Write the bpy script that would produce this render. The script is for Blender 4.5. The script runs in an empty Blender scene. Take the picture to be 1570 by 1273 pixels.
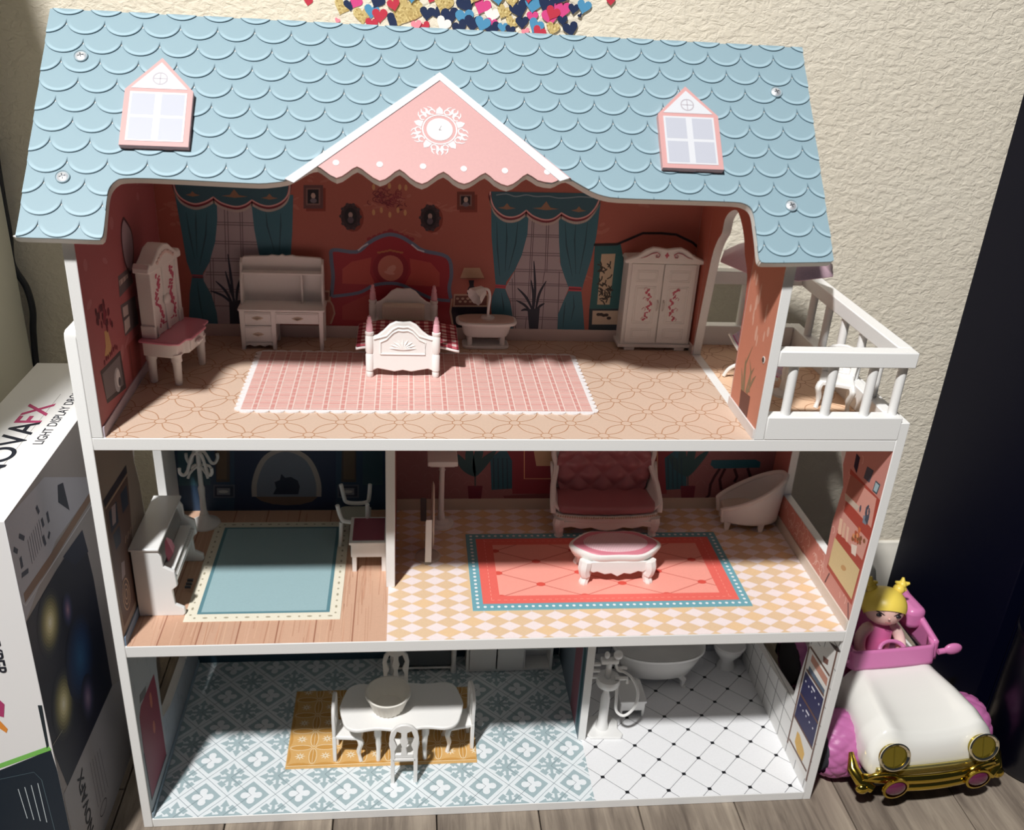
import bpy, bmesh, math, random
import numpy as np
from mathutils import Vector, Matrix
from math import sin, cos, pi, radians
random.seed(7)
SC = bpy.context.scene
COL = SC.collection
S = 0.01                       # all measures below are centimetres

# ------------------------------------------------------------ camera, world, light
CAM = (23.01, -61.56, 70.74)
ROT = (1.1235, -0.0542, -0.0993)
FPX = 1428.86
cd = bpy.data.cameras.new('camera'); cam = bpy.data.objects.new('camera', cd); COL.objects.link(cam)
cam.location = [c*S for c in CAM]; cam.rotation_euler = ROT
cd.sensor_width = 36; cd.lens = FPX/1570*36; cd.clip_start = .01; cd.clip_end = 50
SC.camera = cam
SC.view_settings.view_transform = 'Standard'; SC.view_settings.look = 'None'
SC.view_settings.gamma = 1; SC.view_settings.use_curve_mapping = False
SC.view_settings.exposure = 0.0
w = bpy.data.worlds.new('room_ambience'); SC.world = w; w.use_nodes = True
bg = w.node_tree.nodes['Background']; bg.inputs[0].default_value = (.62, .74, 1.0, 1); bg.inputs[1].default_value = .034
ld = bpy.data.lights.new('ceiling_lamp', 'AREA'); ld.shape = 'DISK'; ld.size = .15; ld.energy = 84
ld.color = (1.0, .995, .985)
lo = bpy.data.objects.new('ceiling_lamp', ld); COL.objects.link(lo)
lo.location = (-.42, -1.20, 2.42)
lo.rotation_euler = (Vector((.3, .1, .4))-Vector(lo.location)).to_track_quat('-Z', 'Y').to_euler()

# ------------------------------------------------------------ camera geometry -> real planes
_R = cam.rotation_euler.to_matrix()
def ray(px, py):
    return _R @ Vector(((px-785)/FPX, -(py-636.5)/FPX, -1))
def at(px, py, ax, v):
    r = ray(px, py); i = 'xyz'.index(ax); s = (v-CAM[i])/r[i]
    return Vector(CAM)+r*s

# ------------------------------------------------------------ materials
def lin(c): return c/12.92 if c <= .04045 else ((c+.055)/1.055)**2.4
def rgb(h):
    h = h.lstrip('#'); return tuple(lin(int(h[i:i+2], 16)/255) for i in (0, 2, 4))+(1,)
_M = {}
def M(h, rough=.5, metal=0, coat=0, kind=None):
    k = (h, rough, metal, coat, kind)
    if k in _M: return _M[k]
    m = bpy.data.materials.new((kind or 'paint')+'_'+h.strip('#')); m.use_nodes = True
    nt = m.node_tree; b = nt.nodes['Principled BSDF']
    b.inputs['Base Color'].default_value = rgb(h); b.inputs['Roughness'].default_value = rough
    b.inputs['Metallic'].default_value = metal
    if coat: b.inputs['Coat Weight'].default_value = coat; b.inputs['Coat Roughness'].default_value = .08
    if kind in ('board', 'plastic', 'print', 'cloth'):
        tc = nt.nodes.new('ShaderNodeTexCoord'); n = nt.nodes.new('ShaderNodeTexNoise')
        sc_, amt = {'board': (900, .02), 'plastic': (300, .012), 'print': (500, .03), 'cloth': (1500, .12)}[kind]
        n.inputs['Scale'].default_value = sc_; n.inputs['Detail'].default_value = 3
        nt.links.new(tc.outputs['Object'], n.inputs['Vector'])
        mx = nt.nodes.new('ShaderNodeMixRGB'); mx.blend_type = 'MULTIPLY'; mx.inputs[0].default_value = 1
        rp = nt.nodes.new('ShaderNodeMapRange'); rp.inputs['To Min'].default_value = 1-amt*2; rp.inputs['To Max'].default_value = 1+amt
        nt.links.new(n.outputs['Fac'], rp.inputs['Value'])
        mx.inputs[1].default_value = rgb(h); nt.links.new(rp.outputs[0], mx.inputs[2])
        nt.links.new(mx.outputs[0], b.inputs['Base Color'])
        bp = nt.nodes.new('ShaderNodeBump'); bp.inputs['Strength'].default_value = .05 if kind != 'cloth' else .3
        bp.inputs['Distance'].default_value = .0003
        nt.links.new(n.outputs['Fac'], bp.inputs['Height']); nt.links.new(bp.outputs[0], b.inputs['Normal'])
    _M[k] = m
    return m
WHITE = M('#f1f0ed', .42, kind='board')
CREAM = M('#f2f0ec', .32, kind='plastic')
PINK = M('#eb9fb2', .28, kind='plastic')
def PR(h): return M(h, .55, kind='print')

# ------------------------------------------------------------ mesh builder
class MB:
    def __init__(s): s.v = []; s.f = []; s.mi = []; s.cur = 0
    def add(s, vs, fs):
        o = len(s.v); s.v += [tuple(v) for v in vs]; s.f += [tuple(o+i for i in f) for f in fs]; s.mi += [s.cur]*len(fs)
        return s
    def mat(s, i): s.cur = i; return s
    def box(s, x0, x1, y0, y1, z0, z1):
        v = [(x, y, z) for z in (z0, z1) for y in (y0, y1) for x in (x0, x1)]
        return s.add(v, [(0, 2, 3, 1), (4, 5, 7, 6), (0, 1, 5, 4), (2, 6, 7, 3), (0, 4, 6, 2), (1, 3, 7, 5)])
    def prism(s, pts, ax, a0, a1):
        mp = {'x': lambda p, a: (a, p[0], p[1]), 'y': lambda p, a: (p[0], a, p[1]), 'z': lambda p, a: (p[0], p[1], a)}[ax]
        n = len(pts); v = [mp(p, a0) for p in pts]+[mp(p, a1) for p in pts]
        f = [tuple(range(n))[::-1], tuple(range(n, 2*n))]+[(i, (i+1) % n, n+(i+1) % n, n+i) for i in range(n)]
        return s.add(v, f)
    def lathe(s, prof, c=(0, 0, 0), seg=20, sx=1, sy=1, rib=None, ax='z', closed=True, arc=None):
        n = len(prof); a0, a1 = arc or (0, 2*pi); full = arc is None; ns = seg if full else seg+1
        v = []
        for i in range(ns):
            a = a0+(a1-a0)*i/seg
            for j, (r, z) in enumerate(prof):
                rr = r*(rib(a, j) if rib else 1)
                p = (rr*cos(a)*sx, rr*sin(a)*sy, z)
                if ax == 'y': p = (p[0], p[2], p[1])
                if ax == 'x': p = (p[2], p[0], p[1])
                v.append((c[0]+p[0], c[1]+p[1], c[2]+p[2]))
        f = []
        for i in range(seg):
            k = (i+1) % ns if full else i+1
            for j in range(n-1): f.append((i*n+j, k*n+j, k*n+j+1, i*n+j+1))
        if full and closed:
            if prof[0][0] > 1e-6: f.append(tuple(i*n for i in range(seg))[::-1])
            if prof[-1][0] > 1e-6: f.append(tuple(i*n+n-1 for i in range(seg)))
        return s.add(v, f)
    def tube(s, pts, r, seg=10, flat=1, up=None):
        pts = [Vector(p) for p in pts]; n = len(pts); R_ = r if isinstance(r, (list, tuple)) else [r]*n
        v = []; prev = Vector(up) if up else None
        for i, p in enumerate(pts):
            t = (pts[min(i+1, n-1)]-pts[max(i-1, 0)]).normalized()
            if prev is None: prev = Vector((0, 0, 1)) if abs(t.z) < .9 else Vector((1, 0, 0))
            a = t.cross(prev).normalized(); b = a.cross(t).normalized(); prev = b
            for k in range(seg):
                q = 2*pi*k/seg; v.append(p+(a*cos(q)+b*sin(q)*flat)*R_[i])
        f = [(i*seg+k, i*seg+(k+1) % seg, (i+1)*seg+(k+1) % seg, (i+1)*seg+k) for i in range(n-1) for k in range(seg)]
        f += [tuple(range(seg))[::-1], tuple((n-1)*seg+k for k in range(seg))]
        return s.add(v, f)
    def ball(s, c, r, seg=16, rings=10, mtx=None):
        r = (r, r, r) if not isinstance(r, (list, tuple)) else r
        v = []; f = []
        for j in range(rings+1):
            t = pi*j/rings
            for i in range(seg):
                a = 2*pi*i/seg; p = Vector((r[0]*sin(t)*cos(a), r[1]*sin(t)*sin(a), r[2]*cos(t)))
                if mtx: p = mtx @ p
                v.append((c[0]+p[0], c[1]+p[1], c[2]+p[2]))
        for j in range(rings):
            for i in range(seg): f.append((j*seg+i, (j+1)*seg+i, (j+1)*seg+(i+1) % seg, j*seg+(i+1) % seg))
        return s.add(v, f)
    def grid(s, fn, nu, nv, wrap=False):
        v = [fn(i/nu, j/nv) for j in range(nv+1) for i in range(nu+1)]
        f = [(j*(nu+1)+i, j*(nu+1)+i+1, (j+1)*(nu+1)+i+1, (j+1)*(nu+1)+i) for j in range(nv) for i in range(nu)]
        return s.add(v, f)
    def build(s, name, mats, parent=None, bevel=0, subsurf=0, solid=0, smooth=35, loc=(0, 0, 0), rot=(0, 0, 0), fix=True, seg=2):
        me = bpy.data.meshes.new(name); me.from_pydata([(x*S, y*S, z*S) for x, y, z in s.v], [], s.f)
        for m in (mats if isinstance(mats, (list, tuple)) else [mats]): me.materials.append(m)
        me.polygons.foreach_set('material_index', s.mi)
        if fix:
            b = bmesh.new(); b.from_mesh(me)
            bmesh.ops.remove_doubles(b, verts=b.verts, dist=1e-7)
            bmesh.ops.recalc_face_normals(b, faces=b.faces); b.to_mesh(me); b.free()
        me.update()
        if smooth:
            me.shade_smooth()
            if smooth < 180: me.set_sharp_from_angle(angle=radians(smooth))
        o = bpy.data.objects.new(name, me); COL.objects.link(o)
        o.location = [c*S for c in loc]; o.rotation_euler = rot
        if parent: o.parent = parent
        if solid:
            q = o.modifiers.new('shell', 'SOLIDIFY'); q.thickness = solid*S; q.offset = 0
        if bevel:
            q = o.modifiers.new('rounded', 'BEVEL'); q.width = bevel*S; q.segments = seg; q.limit_method = 'ANGLE'; q.angle_limit = radians(40)
        if subsurf:
            q = o.modifiers.new('smooth', 'SUBSURF'); q.levels = subsurf; q.render_levels = subsurf
        return o

def thing(name, label, cat, loc=(0, 0, 0), rot=0, group=None):
    o = bpy.data.objects.new(name, None); COL.objects.link(o); o.empty_display_size = .01
    o.location = [c*S for c in loc]; o.rotation_euler = (0, 0, radians(rot))
    o['label'] = label; o['category'] = cat
    if group: o['group'] = group
    return o
def tag(o, label, cat, group=None):
    o['label'] = label; o['category'] = cat
    if group: o['group'] = group
    return o
def lab(o, t): o['label'] = t; return o
def struct(o): o['kind'] = 'structure'; return o
def copy_tree(o, parent=None):
    c = o.copy(); COL.objects.link(c)
    if parent: c.parent = parent
    for ch in list(o.children): copy_tree(ch, c)
    return c
def bez(p, n=8):
    """smooth polyline through points (Catmull-Rom)"""
    p = [Vector(q) for q in p]; out = []
    for i in range(len(p)-1):
        a, b, c, d = p[max(i-1, 0)], p[i], p[i+1], p[min(i+2, len(p)-1)]
        for k in range(n):
            t = k/n; out.append(.5*((2*b)+(c-a)*t+(2*a-5*b+4*c-d)*t*t+(3*b-3*c+d-a)*t**3))
    return out+[p[-1]]
def rrect(x0, x1, y0, y1, r, n=4):
    o = []
    for cx, cy, a in ((x1-r, y0+r, -pi/2), (x1-r, y1-r, 0), (x0+r, y1-r, pi/2), (x0+r, y0+r, pi)):
        for k in range(n+1): o.append((cx+r*cos(a+pi/2*k/n), cy+r*sin(a+pi/2*k/n)))
    return o
def plate(name, loops, ax, a0, a1, mats, parent, bevel=.05):
    """flat board with holes: first loop outline, the rest holes"""
    mp = {'x': lambda p, a: (a, p[0], p[1]), 'y': lambda p, a: (p[0], a, p[1]), 'z': lambda p, a: (p[0], p[1], a)}[ax]
    b = bmesh.new(); es = []
    for lp in loops:
        vs = [b.verts.new(mp(p, a0)) for p in lp]
        es += [b.edges.new((vs[i], vs[(i+1) % len(vs)])) for i in range(len(vs))]
    bmesh.ops.triangle_fill(b, edges=es, use_beauty=True)
    r = bmesh.ops.extrude_face_region(b, geom=list(b.faces))
    d = {'x': (a1-a0, 0, 0), 'y': (0, a1-a0, 0), 'z': (0, 0, a1-a0)}[ax]
    bmesh.ops.translate(b, vec=d, verts=[g for g in r['geom'] if isinstance(g, bmesh.types.BMVert)])
    bmesh.ops.recalc_face_normals(b, faces=b.faces)
    bmesh.ops.dissolve_limit(b, angle_limit=.01, verts=b.verts, edges=b.edges)
    m = MB(); b.verts.index_update(); m.add([tuple(v.co) for v in b.verts], [tuple(v.index for v in f.verts) for f in b.faces]); b.free()
    return m.build(name, mats, parent, bevel=bevel, fix=True)

# ------------------------------------------------------------ flat print on a board
def clip_rect(p, r):
    for ax, lim, sg in ((0, r[0], 1), (0, r[1], -1), (1, r[2], 1), (1, r[3], -1)):
        q = []
        for i in range(len(p)):
            a, b = p[i-1], p[i]; da = (a[ax]-lim)*sg; db = (b[ax]-lim)*sg
            if (da >= 0) != (db >= 0):
                t = da/(da-db); q.append((a[0]+(b[0]-a[0])*t, a[1]+(b[1]-a[1])*t))
            if db >= 0: q.append((b[0], b[1]))
        p = q
        if len(p) < 3: return []
    return p
def clip_convex(p, c):
    """clip polygon p by convex ccw polygon c"""
    for k in range(len(c)):
        A, B = c[k], c[(k+1) % len(c)]; nx, ny = -(B[1]-A[1]), B[0]-A[0]; q = []
        for i in range(len(p)):
            a, b = p[i-1], p[i]; da = (a[0]-A[0])*nx+(a[1]-A[1])*ny; db = (b[0]-A[0])*nx+(b[1]-A[1])*ny
            if (da >= 0) != (db >= 0):
                t = da/(da-db); q.append((a[0]+(b[0]-a[0])*t, a[1]+(b[1]-a[1])*t))
            if db >= 0: q.append((b[0], b[1]))
        p = q
        if len(p) < 3: return []
    return p
class Print:
    LAY = .006
    def __init__(s, ax, v, sg, clip=None, lift=.012):
        s.ax, s.val, s.sg, s.clip, s.lift = ax, v, sg, clip, lift; s.mb = MB(); s.cols = []; s.L = 0; s.boxes = {}
    def p(s, px, py):
        q = at(px, py, s.ax, s.val); return {'x': (q.y, q.z), 'y': (q.x, q.z), 'z': (q.x, q.y)}[s.ax]
    def P(s, pts): return [s.p(*q) for q in pts]
    def mi(s, c):
        if c not in s.cols: s.cols.append(c)
        return s.cols.index(c)
    def sub(s, pts, L):
        # overlapping prints of one layer get their own hair-thin level
        x0, x1 = min(p[0] for p in pts), max(p[0] for p in pts); y0, y1 = min(p[1] for p in pts), max(p[1] for p in pts)
        bx, n = s.boxes.get(L, (np.zeros((256, 5)), 0))
        if n == len(bx): bx = np.vstack([bx, np.zeros_like(bx)])
        q = bx[:n]; hit = q[(q[:, 0] < x1) & (q[:, 1] > x0) & (q[:, 2] < y1) & (q[:, 3] > y0)]
        k = (int(hit[:, 4].max())+1) % 58 if len(hit) else 0
        bx[n] = (x0, x1, y0, y1, k); s.boxes[L] = (bx, n+1); return k
    def poly(s, pts, c, L=None, k=None):
        L = s.L if L is None else L
        if k is None and len(pts) > 2: k = s.sub(pts, L)
        pts = [tuple(q[:2]) for q in pts]
        if s.clip: pts = clip_rect(pts, s.clip)
        if len(pts) < 3: return
        a = s.val+s.sg*(s.lift+s.LAY*L+.0001*(k or 0))
        mp = {'x': lambda p: (a, p[0], p[1]), 'y': lambda p: (p[0], a, p[1]), 'z': lambda p: (p[0], p[1], a)}[s.ax]
        s.mb.mat(s.mi(c)).add([mp(q) for q in pts], [tuple(range(len(pts)))])
    def rect(s, a0, a1, b0, b1, c, L=None): s.poly([(a0, b0), (a1, b0), (a1, b1), (a0, b1)], c, L)
    def disc(s, c0, rx, ry, c, L=None, n=14, rot=0):
        s.poly([(c0[0]+rx*cos(t)*cos(rot)-ry*sin(t)*sin(rot), c0[1]+rx*cos(t)*sin(rot)+ry*sin(t)*cos(rot)) for t in [2*pi*k/n for k in range(n)]], c, L)
    def line(s, pts, w_, c, L=None, close=False):
        pts = [Vector(q[:2]) for q in pts]; n = len(pts)
        W = w_ if isinstance(w_, (list, tuple)) else [w_]*n
        L = s.L if L is None else L; kk = s.sub(pts, L); lr = []
        for i in range(n):
            a = pts[i-1] if (close or i > 0) else pts[i]; b = pts[(i+1) % n] if (close or i < n-1) else pts[i]
            t = (b-a); t = t.normalized() if t.length > 1e-9 else Vector((1, 0)); nn = Vector((-t.y, t.x))*W[i]/2
            lr.append((pts[i]+nn, pts[i]-nn))
        for i in range(n if close else n-1):
            k = (i+1) % n; s.poly([lr[i][0], lr[k][0], lr[k][1], lr[i][1]], c, L, kk)
    def ring(s, c0, rx, ry, w_, c, L=None, n=20, a0=0, a1=2*pi):
        full = abs(a1-a0-2*pi) < 1e-6; m = n if full else n+1
        s.line([(c0[0]+rx*cos(a0+(a1-a0)*k/n), c0[1]+ry*sin(a0+(a1-a0)*k/n)) for k in range(m)], w_, c, L, close=full)
    def build(s, name, parent):
        return s.mb.build(name, [PR(c) for c in s.cols], parent, fix=False, smooth=0)

# ============================================================ ROOM
def room_wall_mat():
    m = bpy.data.materials.new('textured_wall_paint'); m.use_nodes = True; nt = m.node_tree; b = nt.nodes['Principled BSDF']
    tc = nt.nodes.new('ShaderNodeTexCoord'); mp = nt.nodes.new('ShaderNodeMapping'); mp.inputs['Scale'].default_value = (1, 1, 1.5)
    nt.links.new(tc.outputs['Object'], mp.inputs[0])
    n = nt.nodes.new('ShaderNodeTexNoise'); n.inputs['Scale'].default_value = 120; n.inputs['Detail'].default_value = 5; n.inputs['Roughness'].default_value = .55
    n.inputs['Distortion'].default_value = .6
    n2 = nt.nodes.new('ShaderNodeTexNoise'); n2.inputs['Scale'].default_value = 6
    for q in (n, n2): nt.links.new(mp.outputs[0], q.inputs['Vector'])
    cr = nt.nodes.new('ShaderNodeValToRGB'); cr.color_ramp.elements[0].position = .36; cr.color_ramp.elements[1].position = .62
    nt.links.new(n.outputs['Fac'], cr.inputs[0])
    bp = nt.nodes.new('ShaderNodeBump'); bp.inputs['Strength'].default_value = .6; bp.inputs['Distance'].default_value = .0011
    nt.links.new(cr.outputs[0], bp.inputs['Height']); nt.links.new(bp.outputs[0], b.inputs['Normal'])
    c2 = nt.nodes.new('ShaderNodeValToRGB'); c2.color_ramp.elements[0].color = rgb('#e4dac6'); c2.color_ramp.elements[1].color = rgb('#ebe3d2')
    nt.links.new(n2.outputs['Fac'], c2.inputs[0]); nt.links.new(c2.outputs[0], b.inputs['Base Color'])
    b.inputs['Roughness'].default_value = .8
    return m
WALLM = room_wall_mat()
def plank_mat():
    m = bpy.data.materials.new('weathered_plank'); m.use_nodes = True; nt = m.node_tree; b = nt.nodes['Principled BSDF']
    tc = nt.nodes.new('ShaderNodeTexCoord'); oi = nt.nodes.new('ShaderNodeObjectInfo')
    ad = nt.nodes.new('ShaderNodeVectorMath'); ad.operation = 'ADD'
    sc_ = nt.nodes.new('ShaderNodeVectorMath'); sc_.operation = 'SCALE'; sc_.inputs['Scale'].default_value = 7
    cb = nt.nodes.new('ShaderNodeCombineXYZ')
    for k in range(3): nt.links.new(oi.outputs['Random'], cb.inputs[k])
    nt.links.new(cb.outputs[0], sc_.inputs[0]); nt.links.new(tc.outputs['Object'], ad.inputs[0]); nt.links.new(sc_.outputs[0], ad.inputs[1])
    mp = nt.nodes.new('ShaderNodeMapping'); mp.inputs['Scale'].default_value = (1, .09, 1); nt.links.new(ad.outputs[0], mp.inputs[0])
    n = nt.nodes.new('ShaderNodeTexNoise'); n.inputs['Scale'].default_value = 130; n.inputs['Detail'].default_value = 8; n.inputs['Roughness'].default_value = .65
    n.inputs['Distortion'].default_value = .8
    n2 = nt.nodes.new('ShaderNodeTexNoise'); n2.inputs['Scale'].default_value = 22; n2.inputs['Detail'].default_value = 4
    for q in (n, n2): nt.links.new(mp.outputs[0], q.inputs['Vector'])
    cr = nt.nodes.new('ShaderNodeValToRGB'); e = cr.color_ramp.elements
    e[0].position = .33; e[0].color = rgb('#5b5047'); e[1].position = .68; e[1].color = rgb('#b3a593')
    el = e.new(.5); el.color = rgb('#8d8072')
    mx = nt.nodes.new('ShaderNodeMath'); mx.operation = 'MULTIPLY_ADD'; mx.inputs[1].default_value = .45
    m2 = nt.nodes.new('ShaderNodeMath'); m2.operation = 'MULTIPLY'; m2.inputs[1].default_value = .55
    nt.links.new(n2.outputs['Fac'], m2.inputs[0]); nt.links.new(n.outputs['Fac'], mx.inputs[0]); nt.links.new(m2.outputs[0], mx.inputs[2])
    nt.links.new(mx.outputs[0], cr.inputs[0]); nt.links.new(cr.outputs[0], b.inputs['Base Color'])
    bp = nt.nodes.new('ShaderNodeBump'); bp.inputs['Strength'].default_value = .4; bp.inputs['Distance'].default_value = .0008
    nt.links.new(n.outputs['Fac'], bp.inputs['Height']); nt.links.new(bp.outputs[0], b.inputs['Normal']); b.inputs['Roughness'].default_value = .55
    return m
PLANKM = plank_mat()
YW = 32.0
struct(MB().box(-60, 160, YW, YW+2, -1, 140).build('wall_back', WALLM))
fl = struct(MB().box(-60, 160, -90, YW, -1.6, -.62).build('floor', M('#1d1916', .9)))
seams = [-59, -48.6, -38.2, -27.8, -17.4, -12.9, -2.8, 7, 16.6, 26, 35.5, 45, 54.4, 65.1, 76.6, 87, 97.5, 108, 118.5, 129, 139.5, 150]
rp = random.Random(3)
for i in range(len(seams)-1):
    ends = [-90, rp.uniform(-60, -20), rp.choice([-8, 3, 14, 22]) + rp.uniform(-2, 2), YW]
    if i in (12, 13, 11): ends = [-90, -32, YW]
    for j in range(len(ends)-1):
        cx, cy = (seams[i]+seams[i+1])/2, (ends[j]+ends[j+1])/2; hx = (seams[i+1]-seams[i])/2-.06; hy = (ends[j+1]-ends[j])/2-.05
        MB().box(-hx, hx, -hy, hy, -.62, 0).build('plank', PLANKM, fl, bevel=.07, loc=(cx, cy, 0), seg=1, smooth=0)
bb = MB().prism([(YW, 0), (YW-1.2, 0), (YW-1.2, 5.6), (YW-1.0, 6.0), (YW-1.0, 6.5), (YW-.5, 7.6), (YW-.35, 8.2), (YW, 8.4)], 'x', -60, 160)
struct(bb.build('baseboard_back', M('#e9e4d8', .5, kind='board'), bevel=.05))
# tall dark cabinet on the right, its side faces the camera
BLK = M('#020418', .5)
BLK.node_tree.nodes['Principled BSDF'].inputs['Specular IOR Level'].default_value = .15
t = thing('black_cabinet', 'tall glossy black cabinet side rising beside the wall, right of the toy car', 'cabinet', (84, 10, 0))
MB().box(0, 1.8, 0, 20.6, 0, 118).build('side_panel', BLK, t, bevel=.15)
MB().box(1.8, 46, 0, 2.1, .2, 118).build('door', BLK, t, bevel=.15)
MB().box(1.8, 46, 19, 20.6, 4, 118).build('back_panel', BLK, t)
MB().box(1.8, 46, 2.1, 19, 4, 5.8).build('bottom_panel', BLK, t)
MB().box(0, 46, 0, 20.6, 118, 120).build('top_panel', BLK, t, bevel=.2)
t = thing('black_bin', 'round glossy black bin on the floor at the right edge beside the toy car', 'bin', (87.7, 4.3, 0))
BBM = M('#02030f', .28)
MB().lathe([(4.3, 0), (4.8, .2), (5.0, .8), (5.05, 9), (5.0, 15), (4.8, 15.1), (4.6, 14.8), (4.3, 1), (0, .6)], seg=48).build('bin_shell', BBM, t)
MB().lathe([(5.0, 14.7), (5.2, 15.0), (5.15, 15.4), (4.8, 15.3)], seg=48, closed=False).build('rim', BBM, t)
# pale smooth furniture side on the left, behind the box
t = thing('cream_cupboard', 'smooth cream cupboard side standing behind the toy box, far left', 'cupboard', (-14.8, -20, 0))
CUPM = M('#cfcdbf', .45, kind='board')
MB().box(-1.8, 0, 0, 50.5, 0, 96).build('side_panel', CUPM, t, bevel=.12)
MB().box(-40, -1.8, 0, 1.8, 1, 95).build('door', CUPM, t, bevel=.12)
MB().box(-40, -1.8, 1.8, 50.5, 94.2, 96).build('top_panel', CUPM, t)
# cable hanging behind
cb = MB().tube(bez([at(-8, 230, 'y', 30.6), at(4, 305, 'y', 30.8), at(14, 360, 'y', 30.8), at(19, 405, 'y', 30.8), at(40, 440, 'y', 30.8), at(50, 475, 'y', 30.8), at(51, 510, 'y', 30.8), at(56, 565, 'y', 30.8), at(66, 640, 'y', 30.8), at(75, 720, 'y', 30.8)], 8), .32, 10)
o = cb.build('power_cable', M('#0f1420', .4)); tag(o, 'thin black cable hanging down the wall behind the toy box', 'cable')

# ---------------------------------------------------------- heart decal on the wall
def heart_pts(n=22):
    o = []
    for k in range(n):
        a = 2*pi*k/n; o.append((16*sin(a)**3/17, (13*cos(a)-5*cos(2*a)-2*cos(3*a)-cos(4*a))/17))
    return o
GLIT = bpy.data.materials.new('gold_glitter'); GLIT.use_nodes = True; _n = GLIT.node_tree; _b = _n.nodes['Principled BSDF']
_v = _n.nodes.new('ShaderNodeTexVoronoi'); _v.inputs['Scale'].default_value = 600; _tc = _n.nodes.new('ShaderNodeTexCoord'); _n.links.new(_tc.outputs['Object'], _v.inputs['Vector'])
_c = _n.nodes.new('ShaderNodeValToRGB'); _c.color_ramp.elements[0].color = rgb('#a88745'); _c.color_ramp.elements[1].color = rgb('#f3dfa0')
_n.links.new(_v.outputs['Color'], _c.inputs[0]); _n.links.new(_c.outputs[0], _b.inputs['Base Color']); _b.inputs['Roughness'].default_value = .45; _b.inputs['Metallic'].default_value = .25
HC = {'r': M('#c43349', .5), 'g': GLIT, 'n': M('#17294f', .5), 'p': M('#d9488a', .5), 'b': M('#4f93bd', .5), 'w': M('#f3f0ee', .5), 'k': M('#ef8fa0', .5)}
dec = thing('heart_wall_decal', 'cluster of colourful heart stickers on the wall above the dollhouse roof', 'wall sticker', (27, YW, 68))
hl = [(40,6,'r',42),(205,30,'g',80),(240,22,'n',58),(268,8,'p',62),(300,72,'g',85),(345,52,'b',70),(372,4,'n',72),(384,72,'r',72),(450,98,'n',72),(345,112,'r',60),(180,98,'k',26),(505,42,'g',165),
 (612,62,'n',70),(655,58,'n',62),(630,-6,'r',40),(690,12,'g',95),(722,72,'n',85),(800,14,'n',92),(792,82,'b',88),(832,108,'n',84),(770,128,'n',74),(690,112,'w',72),(598,128,'r',56),
 (922,68,'w',76),(876,26,'p',84),(980,54,'g',70),(920,112,'p',60),(1052,40,'n',90),(1020,106,'g',66),(1068,106,'n',64),(1020,0,'g',62),(1122,18,'b',84),(1118,78,'p',56),(1135,122,'b',76),(1150,154,'r',66),
 (1192,22,'n',98),(1204,78,'p',84),(1262,44,'p',84),(1216,134,'g',66),(1262,96,'n',50),(1316,40,'n',54),(1366,30,'b',70),(1300,136,'n',74),(925,136,'n',76),(878,112,'b',76),(1494,2,'r',44),(975,130,'b',50),(1085,152,'k',40),
 (560,118,'k',50),(1010,142,'n',50),(1345,74,'n',22),(1215,60,'r',70),(540,-30,'b',80),(450,20,'r',60),(840,-25,'g',80),(1100,-30,'r',80),(1250,-20,'n',80),(950,-20,'b',80)]
for i, (X, Y, c, sz) in enumerate(hl):
    px, py = 460+X*.3185, Y*.3185
    q = at(px, py, 'y', YW); r_ = sz*.3185/2*.066; z0 = .02+.004*i
    a = random.uniform(-.5, .5)
    pts = [(x*cos(a)-z*sin(a), x*sin(a)+z*cos(a)) for x, z in heart_pts()]
    MB().prism([(x*r_, z*r_) for x, z in pts], 'y', -z0-.03, -z0+.02).build('heart', HC[c], dec, loc=(q.x-27, 0, q.z-68), smooth=0)

# ---------------------------------------------------------- cardboard box, lower left
BX0, BX1, BY0, BY1, BZ = -10.45, -3.35, -6.2, 20.8, 36.0
box = thing('toy_box', 'tall white printed toy drone box at the left of the dollhouse', 'box', ((BX0+BX1)/2, 7.3, 0))
ox, oy = (BX0+BX1)/2, 7.3
MB().box(BX0-ox, BX1-ox, BY0-oy, BY1-oy, 0, BZ).build('carton', M('#efedec', .35, coat=.2), box, bevel=.06)
def shifted(pr, name, par, dx, dy, dz=0):
    pr.mb.v = [(x-dx, y-dy, z-dz) for x, y, z in pr.mb.v]; return pr.build(name, par)
def T(ox_, oy_, k): return lambda *l: [(ox_+x*k, oy_+y*k) for x, y in l]
# side face print
pr = Print('x', BX1, 1, clip=(BY0, BY1, 0, BZ))
c4 = T(0, 740, .2043); c5 = T(0, 1000, .2145)
pr.rect(BY0, BY1, 0, BZ, '#a39c9c', 0)
pr.poly(pr.P(c4((0, 330), (330, -40), (690, -40), (690, 60), (420, 430), (180, 1075), (0, 380))), '#b9b8c2', 1)
pr.line(pr.P(c4((60, 390), (80, 700), (170, 905), (190, 925), (400, 600), (700, 140))), .12, '#d5d3d8', 3)
pr.line(pr.P(c4((180, 870), (390, 560), (690, 80))), .75, '#8a6c5a', 2)
pr.poly(pr.P(c4((615, 355), (700, 720), (800, 1290))+c5((800, 240), (480, 960), (360, 660), (280, 370), (200, 0))+c4((180, 1075), (420, 660))), '#0d1530', 2)
pr.poly(pr.P(c4((615, 355), (660, 520), (560, 620), (470, 560))), '#101d3c', 3)
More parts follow.
